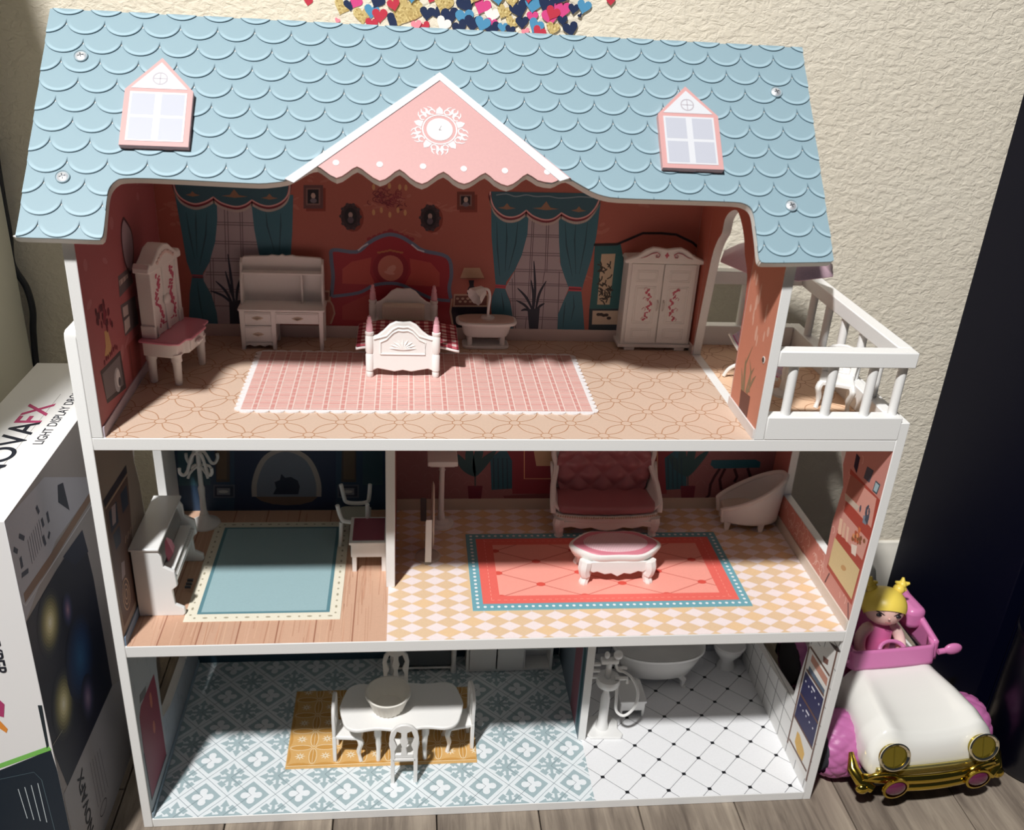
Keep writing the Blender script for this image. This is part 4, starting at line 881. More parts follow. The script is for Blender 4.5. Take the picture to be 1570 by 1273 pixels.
for k in range(5):
    a = pi/2+2*pi*k/5
    def pl_(r_, da): return (cx+r_*cos(a+da), cy+r_*sin(a+da))
    pg.poly([pl_(1.28, -.2), pl_(1.62, -.13), pl_(1.85, 0), pl_(1.62, .13), pl_(1.28, .2)], WH, 2)
    for sg in (-1, 1):
        c_ = pl_(1.48, sg*.36); pg.ring(c_, .2, .2, .08, WH, 2, 10, 0, 5.2)
        pg.line([pl_(1.6, sg*.28), pl_(1.85, sg*.34), pl_(2.0, sg*.44)], [.1, .08, .03], WH, 2)
        pg.line([pl_(1.32, sg*.5), pl_(1.62, sg*.56), pl_(1.86, sg*.52), pl_(2.05, sg*.58)], [.1, .24, .12, .03], WH, 2)
for px, py in [(420+a*.3312, b*.3312) for a, b in [(288, 760), (490, 768), (690, 777), (878, 788), (1068, 797), (1263, 803)]]:
    c_ = roofp(px, py); pd_ = Print('z', .17, 1, lift=.008); pd_.disc(c_, .22, .22, WH, 2, 14); pd_.build('gable_dot', roofm)
pg.build('clock_ornament', roofm)['kind'] = 'stuff'
# dormer plaques
def dormer(pts, label):
    P_ = [roofp(*q) for q in pts]; xs_ = [p[0] for p in P_]; x0, x1 = min(xs_), max(xs_); yb, yt = P_[2][1], P_[0][1]; ys = (P_[1][1]+P_[4][1])/2; xc = (x0+x1)/2; yb -= .05
    m = MB(); m.mat(0).prism([(x0, yb), (x1, yb), (x1, ys), (xc, yt), (x0, ys)], 'z', .1, .55)
    m.mat(1).prism([(x0+.38, ys+.12), (x1-.38, ys+.12), (xc, yt-.38)], 'z', .5, .575)
    m.mat(1).prism([(x0+.36, yb+.34), (x1-.36, yb+.34), (x1-.36, ys-.16), (x0+.36, ys-.16)], 'z', .5, .575)
    m.mat(2); xm0, xm1, ym = x0+.5, x1-.5, (yb+ys)/2+.1
    for a0, a1 in ((xm0, xc-.22), (xc+.22, xm1)):
        for b0, b1 in ((yb+.48, ym-.12), (ym+.12, ys-.3)): m.prism([(a0, b0), (a1, b0), (a1, b1), (a0, b1)], 'z', .5, .582)
    m.mat(3)
    for k in range(16):
        a = 2*pi*k/16; b_ = 2*pi*(k+1)/16; cy_ = (ys+.12+yt-.38)/2-.25
        m.add([(xc+.5*cos(a), cy_+.5*sin(a), .585), (xc+.5*cos(b_), cy_+.5*sin(b_), .585), (xc+.42*cos(b_), cy_+.42*sin(b_), .585), (xc+.42*cos(a), cy_+.42*sin(a), .585)], [(0, 1, 2, 3)])
    m.box(xc-.42, xc+.42, cy_-.03, cy_+.03, .57, .585); m.box(xc-.03, xc+.03, cy_-.42, cy_+.42, .57, .585)
    return lab(m.build('dormer_window', [M('#cf9d9a', .45), M('#d2d3d7', .4), M('#bbbdc7', .35), M('#b4adb3', .4)], roofm, smooth=0), label)
dormer([(251, 97), (299, 148), (291, 232), (187, 227), (195, 145)], 'pink-framed dormer plaque on the left roof')
dormer([(1047, 140), (1097, 185), (1105, 266), (1013, 262), (1006, 182)], 'pink-framed dormer plaque on the right roof')
CHR = M('#e6e8ec', .35, .6)
for px, py in [(125, 88), (97, 273), (1189, 143), (1212, 317)]:
    x, y = roofp(px, py); m = MB(); m.mat(0).lathe([(.46, .03), (.46, .19), (.42, .22), (.40, .17)], seg=20).mat(1).lathe([(0, .27), (.2, .25), (.36, .17), (.38, .1)], seg=20)
    m.mat(2)
    for a in (0.3, .3+pi/2): m.add([(q[0]*cos(a)-q[1]*sin(a), q[0]*sin(a)+q[1]*cos(a), q[2]) for q in [(-.2, -.035, .268), (.2, -.035, .268), (.2, .035, .268), (-.2, .035, .268)]], [(0, 1, 2, 3)])
    lab(m.build('roof_screw', [M('#8fa3ab', .4), CHR, M('#2a2d33', .6)], roofm, loc=(x, y, 0)), 'chrome screw head')

# ============================================================ FURNITURE, TOP STOREY
def rug(name, label, x0, x1, y0, y1, z, th, mat, grp=None):
    t = thing(name, label, 'rug', ((x0+x1)/2, (y0+y1)/2, z+.012)); hx, hy = (x1-x0)/2, (y1-y0)/2
    MB().box(-hx, hx, -hy, hy, 0, th).build('mat', mat, t, bevel=.03); return t, hx, hy
LIFT = .02
# pink plaid rug with a scalloped white edge
t = thing('plaid_rug', 'pink plaid rug with white scalloped edge on the bedroom floor', 'rug', (24.1, 10.6, Z3+LIFT))
hx, hy = 13.85, 6.05; nsx, nsy = 24, 16; P_ = []
sx, sy = 2*hx/nsx, 2*hy/nsy
for k in range(nsx): P_ += [(-hx+sx*k+sx*(1-cos(pi*q/6))/2, -hy-.34*sin(pi*q/6)) for q in range(6)]
for k in range(nsy): P_ += [(hx+.40*sin(pi*q/6), -hy+sy*k+sy*(1-cos(pi*q/6))/2) for q in range(6)]
for k in range(nsx): P_ += [(hx-sx*k-sx*(1-cos(pi*q/6))/2, hy+.30*sin(pi*q/6)) for q in range(6)]
for k in range(nsy): P_ += [(-hx-.40*sin(pi*q/6), hy-sy*k-sy*(1-cos(pi*q/6))/2) for q in range(6)]
MB().prism(P_, 'z', 0, .10).build('mat', M('#f3efee', .6, kind='cloth'), t, smooth=0)
pr = Print('z', .10, 1, clip=(-hx+.12, hx-.12, -hy+.12, hy-.12), lift=.006); pr.rect(-hx, hx, -hy, hy, '#e0b3aa', 0)
for k in range(-11, 12):
    x = k*1.335+.5; pr.rect(x, x+.28, -hy, hy, '#d5978f', 1)
    pr.line([(x-.06, -hy), (x-.06, hy)], .075, '#efdcd2', 3); pr.line([(x+.34, -hy), (x+.34, hy)], .075, '#efdcd2', 3)
for k in range(-9, 10):
    y = k*.74+.2; pr.rect(-hx, hx, y, y+.3, '#daa49c', 2) if k % 2 else None
    pr.line([(-hx, y), (hx, y)], .06, '#efdcd2', 3)
pr.build('plaid_print', t)

def turned(h, r0): return [(r0*.7, 0), (r0*.8, h*.05), (r0*.75, h*.3), (r0, h*.5), (r0*.85, h*.6), (r0*1.15, h*.75), (r0*1.15, h)]
# pink-topped dressing table with a tall carved back
t = thing('dressing_table', 'cream dressing table with pink top and tall carved back by the left bedroom wall', 'dressing table', (4.25, 11.9, Z3), 77)
for sx_, sy_ in ((-1, -1), (1, -1), (-1, 1), (1, 1)):
    MB().lathe([(.27, 0), (.3, .1), (.36, 2.0), (.45, 2.05), (.42, 2.4), (.5, 2.7)], c=(sx_*2.2, sy_*1.05, 0), seg=14).build('leg', CREAM, t)
MB().prism([(-2.75, -.9), (-2.5, -1.35), (-1.5, -1.4), (-1.3, -1.75), (1.3, -1.75), (1.5, -1.4), (2.5, -1.35), (2.75, -.9), (2.75, 1.4), (-2.75, 1.4)], 'z', 2.45, 3.6).build('apron', CREAM, t, bevel=.08)
dr = MB().prism([(-1.15, -1.9), (1.15, -1.9), (1.15, -1.6), (-1.15, -1.6)], 'z', 2.65, 3.5).build('drawer', CREAM, t, bevel=.06)
m = MB()
for q in (-.32, 0, .32): m.ball((q, -2.08, 3.1), (.2, .18, .2), 10, 8)
lab(m.build('drawer_knob', M('#f7f6f4', .2, coat=.5), dr), 'white bow-shaped knob')
MB().prism([(-3.0, -.9), (-2.75, -1.7), (-1.6, -1.75), (-1.4, -2.1), (1.4, -2.1), (1.6, -1.75), (2.75, -1.7), (3.0, -.9), (3.0, 1.6), (-3.0, 1.6)], 'z', 3.6, 3.85).build('tabletop', M('#e898ab', .22, coat=.3), t, bevel=.1)
bm_ = MB(); bm_.box(-2.15, 2.15, .45, 1.5, 3.85, 9.3)
for sx_ in (-1, 1):
    bm_.box(sx_*2.15-.22, sx_*2.15+.22, .3, 1.5, 3.85, 9.3); bm_.prism([(sx_*2.15-.35, .3), (sx_*2.15+.35, .3), (sx_*2.15+.35, 1.5), (sx_*2.15-.35, 1.5)], 'z', 3.85, 4.9)
bm_.box(-.28, .28, .3, .6, 3.9, 9.2)
bk_ = bm_.build('back_panel', CREAM, t, bevel=.07)
cor = [(-2.75, 9.2), (-2.75, 9.6), (-2.5, 9.95), (-2.1, 9.8), (-1.5, 10.2), (-.8, 10.75), (0, 10.95), (.8, 10.75), (1.5, 10.2), (2.1, 9.8), (2.5, 9.95), (2.75, 9.6), (2.75, 9.2)]
MB().prism(cor, 'y', .15, 1.5).build('cornice', CREAM, t, bevel=.1)
rc = random.Random(4); ROSE = M('#c8607a', .5)
def vine(m, c0, w_, h, yy, n=16):
    for k in range(n):
        tt = k/(n-1); x = c0[0]+w_*sin(tt*9)+(rc.uniform(-.25, .25) if n > 30 else 0); z = c0[1]-h/2+h*tt; m.ball((x, yy, z), (rc.uniform(.1, .22), .03, rc.uniform(.09, .2)), 8, 6)
m = MB()
for sx_ in (-1, 1): vine(m, (sx_*1.15, 6.6), .3, 4.2, .44, 34)
m.tube([(sx_*1.0, .42, 4.6+.0*sx_) for sx_ in (-.9, .9)], .04, 6); lab(m.build('rose_print', ROSE, bk_), 'painted pink roses')
m = MB()
for k in range(9): m.ball((-1.3+.33*k, .13, 9.75+.55*sin(pi*k/8)), (.2, .06, .16), 8, 6)
lab(m.build('carved_flowers', M('#e6cfc8', .4), bk_), 'raised flower carving')
MB().ball((0, .32, 6.4), (.5, .22, .5), 12, 8).build('rosette', CREAM, bk_)

# writing desk with hutch
t = thing('writing_desk', 'cream writing desk with open hutch, left of the bed', 'desk', (12.1, 18.6, Z3))
for x in (-3.4, -.72, 3.4):
    for y in (-1.2, 1.2): MB().prism([(x-.16, 0), (x+.16, 0), (x+.22, 3.6), (x-.22, 3.6)], 'y', y-.2, y+.2).build('leg', CREAM, t, bevel=.04)
MB().box(-3.5, -.6, -1.15, 1.2, .55, 3.6).build('drawer_pedestal', CREAM, t, bevel=.04)
MB().box(-.6, 3.5, -1.15, 1.2, 2.55, 3.6).build('drawer_case', CREAM, t, bevel=.04)
MB().prism([(-3.3, .62), (-3.3, .3), (-2.9, .42), (-2.5, .25), (-2.05, .4), (-1.6, .25), (-1.2, .42), (-.8, .3), (-.8, .62)], 'y', -1.25, -1.1).build('apron', CREAM, t, bevel=.02)
GRIP = M('#d9c7b4', .35, kind='plastic')
def drawer(x0, x1, z0, z1):
    d_ = MB().box(x0, x1, -1.32, -1.1, z0, z1).box(x0+.12, x1-.12, -1.37, -1.2, z0+.12, z1-.12).build('drawer', CREAM, t, bevel=.03)
    xc = (x0+x1)/2; zc = (z0+z1)/2; m = MB(); m.prism([(xc-.5, zc), (xc-.3, zc+.1), (xc, zc+.18), (xc+.3, zc+.1), (xc+.5, zc), (xc+.25, zc-.13), (xc-.25, zc-.13)], 'y', -1.43, -1.35).tube([(xc-.3, -1.42, zc-.02), (xc, -1.6, zc-.08), (xc+.3, -1.42, zc-.02)], .06, 8)
    m.build('handle', GRIP, d_)
drawer(-3.3, -.85, 2.45, 3.5); drawer(-3.3, -.85, .75, 2.2); drawer(-.55, 3.3, 2.45, 3.5)
MB().prism(rrect(-3.75, 3.75, -1.5, 1.35, .25), 'z', 3.6, 3.82).build('tabletop', CREAM, t, bevel=.06)
MB().prism([(-3.5, 3.8), (3.5, 3.8), (3.5, 7.6), (3.3, 7.8), (2.6, 7.85), (1.2, 7.9), (.9, 8.0), (.3, 7.92), (0, 8.05), (-.3, 7.92), (-.9, 8.0), (-1.2, 7.9), (-2.6, 7.85), (-3.3, 7.8), (-3.5, 7.6)], 'y', 1.0, 1.3).build('hutch_back', CREAM, t, bevel=.05)
for s_ in (-1, 1): MB().prism([(-.35, 3.8), (1.1, 3.8), (1.1, 7.7), (.5, 7.4), (.3, 6.6), (-.1, 6.0)], 'x', s_*3.5-.1, s_*3.5+.1).build('hutch_side', CREAM, t, bevel=.03)
MB().box(-3.45, 3.45, .2, 1.1, 6.45, 6.6).build('shelf', CREAM, t, bevel=.03); MB().box(1.6, 1.75, .2, 1.1, 3.8, 6.5).build('shelf_divider', CREAM, t, bevel=.03)

# bed
t = thing('toy_bed', 'small white bed with pink-tipped posts standing on the plaid rug', 'bed', (22.7, 15.1, Z3+LIFT+.11))
def post(x, y, h):
    p_ = MB().lathe([(.26, 0), (.3, .06), (.3, .45), (.26, .55), (.34, .62), (.34, 2.0), (.27, 2.1), (.35, 2.3), (.35, 3.6), (.3, 3.7), (.36, 3.8), (.36, 4.0), (.24, 4.05)][:13]+[(.24, 4.05)], c=(x, y, 0), seg=14).build('post', CREAM, t)
    lab(MB().lathe([(.27, 4.05), (.3, 4.2), (.25, h-.75), (.2, h-.7), (.24, h-.55), (.14, h-.25), (.16, h-.15), (0, h)], c=(x, y, 0), seg=14).build('finial', M('#f3b9c4', .3), p_), 'pink post tip')
for x in (-2.75, 2.75): post(x, -3.8, 5.45); post(x, 4.3, 5.5)
fo = [(-2.6, .55), (-2.1, .75), (-1.4, .62), (-.7, .48), (0, .62), (.7, .48), (1.4, .62), (2.1, .75), (2.6, .55), (2.6, 3.6), (2.1, 3.75), (1.6, 4.15), (1.1, 4.7), (.6, 4.95), (0, 4.9), (-.6, 4.95), (-1.1, 4.7), (-1.6, 4.15), (-2.1, 3.75), (-2.6, 3.6)]
f_ = MB().prism(fo, 'y', -3.95, -3.65).build('footboard', CREAM, t, bevel=.1)
ino = [(-1.85, 2.1), (1.85, 2.1), (1.85, 3.15), (1.35, 3.4), (.8, 4.0), (.4, 4.2), (0, 4.15), (-.4, 4.2), (-.8, 4.0), (-1.35, 3.4), (-1.85, 3.15)]
rim = MB(); rim.tube([(x, -3.98, z) for x, z in ino+[ino[0]]], .07, 8); rim.tube([(x, -3.98, z+(.32 if z > 3 else 0)) for x, z in [(-2.4, 3.1)]+ino[3:10][::-1]+[(2.4, 3.1)]], .08, 8)
for k in range(9):
    a = pi*k/8; rim.tube([(0, -3.96, 2.5), (.5*cos(a), -3.99, 2.6+.4*sin(a)), (1.1*cos(a), -3.97, 2.6+.8*sin(a))], [.08, .1, .02], 6)
rim.build('carving', CREAM, f_)
MB().prism([(x*.98, max(z, 1.2)+(.2 if z > 3 else 0)) for x, z in fo], 'y', 4.15, 4.45).build('headboard', CREAM, t, bevel=.1)
MB().box(-2.6, 2.6, -3.7, 4.2, 1.1, 1.7).build('bed_base', CREAM, t, bevel=.08)
MB().prism(rrect(-2.45, 2.45, -3.5, 4.1, .4), 'z', 1.7, 2.3).build('mattress', M('#e9dfcf', .6, kind='cloth'), t, bevel=.15, seg=3)
MB().prism([(-1.9, 2.3), (1.9, 2.3), (1.9, 3.9), (-1.9, 3.9)], 'y', 3.2, 4.1).build('pillow', M('#e4d8c6', .6, kind='cloth'), t, bevel=.25, seg=3)
# gingham blanket: laid over the bed
GING = bpy.data.materials.new('red_gingham'); GING.use_nodes = True; _n = GING.node_tree; _b = _n.nodes['Principled BSDF']
_tc = _n.nodes.new('ShaderNodeTexCoord'); _sp = _n.nodes.new('ShaderNodeSeparateXYZ'); _n.links.new(_tc.outputs['Object'], _sp.inputs[0])
def _stripe(o_):
    a = _n.nodes.new('ShaderNodeMath'); a.operation = 'MULTIPLY'; a.inputs[1].default_value = 130; _n.links.new(o_, a.inputs[0])
    f = _n.nodes.new('ShaderNodeMath'); f.operation = 'FRACT'; _n.links.new(a.outputs[0], f.inputs[0])
    g = _n.nodes.new('ShaderNodeMath'); g.operation = 'GREATER_THAN'; g.inputs[1].default_value = .5; _n.links.new(f.outputs[0], g.inputs[0]); return g.outputs[0]
_ad = _n.nodes.new('ShaderNodeMath'); _n.links.new(_stripe(_sp.outputs[0]), _ad.inputs[0]); _n.links.new(_stripe(_sp.outputs[1]), _ad.inputs[1])
_dv = _n.nodes.new('ShaderNodeMath'); _dv.operation = 'MULTIPLY'; _dv.inputs[1].default_value = .5; _n.links.new(_ad.outputs[0], _dv.inputs[0])
_c = _n.nodes.new('ShaderNodeValToRGB'); _c.color_ramp.elements[0].color = rgb('#f3dcd8'); _c.color_ramp.elements[1].color = rgb('#8f2236'); _el = _c.color_ramp.elements.new(.5); _el.color = rgb('#c4606a')
_n.links.new(_dv.outputs[0], _c.inputs[0]); _n.links.new(_c.outputs[0], _b.inputs['Base Color']); _b.inputs['Roughness'].default_value = .8
def drape(u, v):
    x = -4.2+8.6*u; y = -2.6+5.6*v; z = .28 if abs(x) < 2.5 else .28-.16*(abs(x)-2.5)+.06*sin(y*2.2+x)
    return (x, y, z+.05*sin(u*17)*cos(v*9))
t = thing('gingham_blanket', 'red gingham blanket folded across the small white bed', 'blanket', (23.0, 14.9, Z3+LIFT+.11+2.25))
MB().grid(drape, 30, 20).build('blanket_top', GING, t, solid=.14, fix=False)
lab(MB().grid(lambda u, v: (drape(u, v)[0]*1.01, drape(u, v)[1]*1.02, drape(u, v)[2]-.2), 30, 20).build('blanket_lining', M('#f4f1ee', .8, kind='cloth'), t, solid=.2, fix=False), 'white lining')

# tub shaped side table with lamp
t = thing('side_table', 'cream oval side table with open base, between bed and right window', 'table', (30.25, 19.0, Z3))
def oval(a, b, n=28, p=3.0): return [(a*math.copysign(abs(cos(q))**(2/p), cos(q)), b*math.copysign(abs(sin(q))**(2/p), sin(q))) for q in [2*pi*k/n for k in range(n)]]
MB().prism(oval(2.15, 1.05, p=5), 'z', 0, .32).build('base_plate', CREAM, t, bevel=.1)
for x in (-1.5, 1.5):
    for y in (-.55, .55): MB().lathe([(.22, .3), (.25, .4), (.22, 1.2)], c=(x, y, 0), seg=12).build('leg', CREAM, t)
m = MB(); n = 32; rings = [(1.95, .9, 1.15), (2.1, 1.0, 1.4), (2.25, 1.12, 2.1), (2.6, 1.3, 2.35)]
vs = []; [vs.extend([(x, y, z) for x, y in oval(a, b, n, 3.5)]) for a, b, z in rings]
m.add(vs, [tuple(range(n))[::-1], tuple(range(3*n, 4*n))]+[(r*n+k, r*n+(k+1) % n, (r+1)*n+(k+1) % n, (r+1)*n+k) for r in range(3) for k in range(n)]); m.build('bowl_body', CREAM, t)
MB().prism(oval(2.8, 1.4, 36, 3.2), 'z', 2.3, 2.62).build('tabletop', CREAM, t, bevel=.1)
lab(MB().prism(oval(2.55, 1.2, 36, 3.2), 'z', 2.6, 2.68).build('top_inlay', M('#dfc2b4', .35, kind='plastic'), t), 'rosy top inlay')
t = thing('table_lamp', 'cream table lamp with flower-shaped tilted shade on the oval side table', 'lamp', (30.4, 19.15, Z3+2.68))
MB().lathe([(.65, 0), (.62, .1), (.3, .18), (.2, .3)], seg=18).build('base', CREAM, t)
MB().tube(bez([(0, 0, .15), (.02, 0, 1.0), (.1, 0, 2.0), (-.05, 0, 2.65), (-.5, -.1, 2.8), (-.75, -.15, 2.65)], 5), .13, 10).build('stem', CREAM, t)
shm = MB().lathe([(.12, 0), (.45, .15), (.62, .6), (.85, 1.3), (.78, 1.25), (.55, .6), (.38, .22), (0, .1)], seg=32, rib=lambda a, j: 1+.08*cos(8*a)*(1 if 2 < j < 5 else .3), closed=False)
shm.build('lamp_shade', CREAM, t, loc=(-.45, -.05, 2.75), rot=(radians(35), radians(-118), 0))

# wardrobe
t = thing('wardrobe', 'white two-door wardrobe with pink scroll painting beside the arch', 'wardrobe', (46.15, 19.45, Z3))
MB().box(-3.3, 3.3, -1.0, 1.1, .45, 8.5).build('body', CREAM, t, bevel=.05)
MB().box(-3.55, 3.55, -1.2, 1.1, .3, .65).build('plinth', CREAM, t, bevel=.08)
for x in (-2.9, -1.6, 2.2): pass
for x in (-2.4, 2.4):
    for y in (-.85, .8): MB().box(x-.5, x+.5, y-.25, y+.25, 0, .32).build('foot', CREAM, t, bevel=.05)
ped = [(-3.75, 8.5), (3.75, 8.5), (3.75, 8.8), (3.5, 8.9), (2.6, 9.25), (1.9, 9.75), (1.3, 10.0), (.7, 9.95), (0, 9.85), (-.7, 9.95), (-1.3, 10.0), (-1.9, 9.75), (-2.6, 9.25), (-3.5, 8.9), (-3.75, 8.8)]
MB().prism([(x, z) for x, z in ped], 'y', -1.45, -1.0).build('pediment', CREAM, t, bevel=.1)
MB().prism([(-3.5, 8.5), (3.5, 8.5), (3.3, 8.75), (0, 8.9), (-3.3, 8.75)], 'y', -1.0, 1.1).build('top_panel', CREAM, t)
RS = M('#cf6577', .4)
m = MB()
for s_ in (-1, 1):
    m.tube([(s_*x, -1.47, z) for x, z in [(2.4, 9.0), (1.9, 9.15), (1.4, 9.45), (.95, 9.55), (.65, 9.35), (.75, 9.1), (1.0, 9.1), (1.02, 9.28), (.88, 9.3)]], [.02, .07, .1, .11, .11, .1, .09, .07, .05], 6, flat=.3)
m.ball((0, -1.46, 9.3), (.1, .02, .28), 8, 6); m.ball((0, -1.46, 9.3), (.2, .02, .12), 8, 6); lab(m.build('scroll_painting', RS, t), 'pink scroll on the pediment')
for s_ in (-1, 1):
    x0, x1 = (.04, 3.0) if s_ > 0 else (-3.0, -.04)
    d_ = MB().box(x0, x1, -1.2, -.95, .8, 8.4).build('door', CREAM, t, bevel=.04)
    xc = (x0+x1)/2; m = MB()
    for z0, z1 in ((6.75, 7.8), (2.75, 6.3), (1.2, 2.2)):
        for e_ in (0, .16):
            q = [(xc-.95+e_, z0+e_), (xc+.95-e_, z0+e_), (xc+.95-e_, z1-e_), (xc-.95+e_, z1-e_)]
            for k in range(4): a, b = q[k], q[(k+1) % 4]; m.tube([(a[0], -1.2, a[1]), (b[0], -1.2, b[1])], .035, 4)
    m.build('moulding', CREAM, d_)
    m = MB()
    for k in range(34):
        tt = k/33; z = 3.1+2.9*tt; x = xc-s_*.15-s_*.35*sin(pi*tt)+.16*sin(tt*26)+rc.uniform(-.08, .08); m.ball((x, -1.21, z), (rc.uniform(.05, .14), .02, rc.uniform(.05, .12)), 8, 5)
    for z in (3.15, 6.0, 4.1, 5.1): m.tube([(xc-.15, -1.215, z), (xc, -1.215, z+.2), (xc+.2, -1.215, z+.05), (xc+.12, -1.215, z-.12)], .045, 5, flat=.4)
    lab(m.build('vine_painting', RS, d_), 'painted pink vine'); 
    MB().tube([(s_*.28, -1.2, 5.0), (s_*.28, -1.42, 4.8), (s_*.28, -1.42, 4.2), (s_*.28, -1.2, 4.0)], .07, 8).build('door_handle', M('#d9d2cc', .25), d_)

# balcony things
t = thing('parasol', 'pink parasol open over the balcony, half hidden by the roof', 'parasol', (54.6, 13.6, Z3))
MB().lathe([(1.1, 0), (1.1, .3), (.5, .5), (.2, .7)], seg=20).build('base', CREAM, t); MB().lathe([(.15, .5), (.15, 11.6)], seg=10).build('pole', CREAM, t)
m = MB(); n = 8
vs = [(0, 0, 12.2)]
for r_, z in ((1.8, 11.8), (3.7, 11.0), (5.0, 10.1)):
    for k in range(n*4): a = 2*pi*k/(n*4); f = 1-.07*(abs(sin(a*n/2)))*(r_/4.5); vs.append((r_*f*cos(a), r_*f*sin(a), z+.0*f))
N4 = n*4; fs = [(0, 1+k, 1+(k+1) % N4) for k in range(N4)]+[(1+r*N4+k, 1+(r+1)*N4+k, 1+(r+1)*N4+(k+1) % N4, 1+r*N4+(k+1) % N4) for r in range(2) for k in range(N4)]
m.add(vs, fs); m.build('canopy', M('#fbd3e0', .55, kind='cloth'), t, solid=.08)
t = thing('deck_lounger', 'lilac and pink sling lounger with curved white legs on the balcony', 'deck chair', (53.5, 11.9, Z3), -40)
def sl(u, v):
    P_ = [(-2.0, 3.9), (-1.6, 3.4), (-.9, 2.8), (.2, 2.0), (1.4, 1.5), (2.6, 1.2)]; k = min(int(u*5), 4); f = u*5-k
    return (P_[k][0]*(1-f)+P_[k+1][0]*f, -1.3+2.6*v, P_[k][1]*(1-f)+P_[k+1][1]*f)
m = MB(); m.grid(sl, 15, 9); m.mi = [1 if (i//15) in (0, 8) else (2 if (i//15) in (2, 6) else 0) for i in range(len(m.f))]
m.build('sling', [M('#dcc8dc', .6), M('#e07ba6', .6), M('#eec9d8', .6)], t, solid=.15, fix=False)
for y in (-1.35, 1.35):
    MB().tube(bez([(-2.1, y, .15), (-1.7, y, .95), (-.8, y, 1.6), (.2, y, 1.7), (1.5, y, 1.3), (2.3, y, .15)], 4), .17, 8).build('leg', CREAM, t)
    MB().tube(bez([(-2.2, y, 4.1), (-1.2, y, 2.9), (0, y, 2.0), (1.4, y, 1.42), (2.7, y, 1.12)], 4), .15, 8).build('side_rail', CREAM, t)

def toy_chair(name, label, loc, rot, grp=None, h=7.2, seat=3.15, wd=2.6, dp=2.7):
    t = thing(name, label, 'chair', loc, rot, grp)
    MB().prism([(-wd/2, -dp/2), (wd/2, -dp/2), (wd/2*.88, dp/2), (-wd/2*.88, dp/2)], 'z', seat-.45, seat).build('seat', CREAM, t, bevel=.14, seg=3)
    for s_ in (-1, 1):
        MB().tube(bez([(s_*(wd/2-.22), -dp/2+.2, seat-.3), (s_*(wd/2-.1), -dp/2+.02, seat*.72), (s_*(wd/2-.28), -dp/2+.25, seat*.35), (s_*(wd/2-.18), -dp/2+.05, 0)], 4), [.3]*2+[.28]*3+[.24]*4+[.17]*2+[.2]*2, 8).build('leg', CREAM, t)
        MB().box(s_*(wd/2*.82)-.19, s_*(wd/2*.82)+.19, dp/2-.36, dp/2, 0, seat).build('leg', CREAM, t, bevel=.06)
    H = h; s0 = seat; w2 = wd/2; q = (H-s0)/4.05
    outer = [(-w2*.95, s0-.1), (-w2*.62, s0-.1), (-w2*.66, s0+.9*q), (-w2*.5, s0+1.5*q), (-w2*.72, s0+2.4*q), (-w2*.5, H-.75*q), (-w2*.22, H-.95*q), (-w2*.2, H-1.5*q), (-w2*.3, s0+2.0*q), (-w2*.14, s0+1.3*q), (-w2*.24, s0+.4*q), (w2*.24, s0+.4*q),
             (w2*.14, s0+1.3*q), (w2*.3, s0+2.0*q), (w2*.2, H-1.5*q), (w2*.22, H-.95*q), (w2*.5, H-.75*q), (w2*.72, s0+2.4*q), (w2*.5, s0+1.5*q), (w2*.66, s0+.9*q), (w2*.62, s0-.1), (w2*.95, s0-.1),
             (w2*.98, s0+1.2*q), (w2*1.05, s0+2.4*q), (w2*.92, H-.8*q), (w2*.6, H-.25*q), (w2*.2, H), (-w2*.2, H), (-w2*.6, H-.25*q), (-w2*.92, H-.8*q), (-w2*1.05, s0+2.4*q), (-w2*.98, s0+1.2*q)]
    MB().prism(outer, 'y', dp/2-.32, dp/2).box(-w2*.64, w2*.64, dp/2-.3, dp/2-.02, s0, s0+.5).build('backrest', CREAM, t, bevel=.06)
    return t
toy_chair('balcony_chair', 'small white chair on the balcony behind the front rail', (58.7, 6.6, Z3), -25, h=5.0, seat=2.5, wd=2.9, dp=2.7)
t = thing('balcony_table', 'white pedestal table on the balcony next to the white chair', 'table', (55.1, 8.6, Z3))
MB().lathe([(1.0, 0), (.95, .2), (.35, .5), (.28, 1.5), (.4, 2.2), (.3, 3.0), (1.0, 3.3)], seg=18).build('pedestal', CREAM, t)
MB().prism(oval(2.1, 1.9, 30, 2.2), 'z', 3.25, 3.6).build('tabletop', CREAM, t, bevel=.08)

# ============================================================ MIDDLE STOREY
t, hx, hy = rug('teal_rug', 'plain teal rug with cream border beside the piano', 4.65, 17.55, 2.95, 18.3, Z2, .07, M('#efe8d4', .7, kind='cloth'))
pr = Print('z', .07, 1, clip=(-hx+.05, hx-.05, -hy+.05, hy-.05), lift=.006); pr.rect(-hx+.95, hx-.95, -hy+.95, hy-.95, '#5f8993', 1); pr.rect(-hx+1.25, hx-1.25, -hy+1.2, hy-1.2, '#9dbabf', 2)
for k in range(14):
    x = -5.6+k*.86; pr.disc((x, -hy+.45), .22 if k % 2 else .1, .1, '#a89f88', 1, 7); pr.disc((x, hy-.45), .22 if k % 2 else .1, .1, '#a89f88', 1, 7)
for k in range(17):
    y = -6.8+k*.85; pr.disc((hx-.45, y), .1, .2 if k % 2 else .1, '#a89f88', 1, 7); pr.disc((-hx+.45, y), .1, .2 if k % 2 else .1, '#a89f88', 1, 7)
pr.build('rug_print', t)
t, hx, hy = rug('coral_rug', 'coral diamond rug with dotted blue border under the footstool', 28.85, 54.05, 3.75, 15.85, Z2, .07, M('#74aebb', .7, kind='cloth'))
pr = Print('z', .07, 1, clip=(-hx, hx, -hy, hy), lift=.006); pr.rect(-hx+.95, hx-.95, -hy+.9, hy-.9, '#ef6f64', 1); pr.rect(-hx+2.5, hx-2.5, -hy+2.0, hy-2.0, '#fba798', 2)
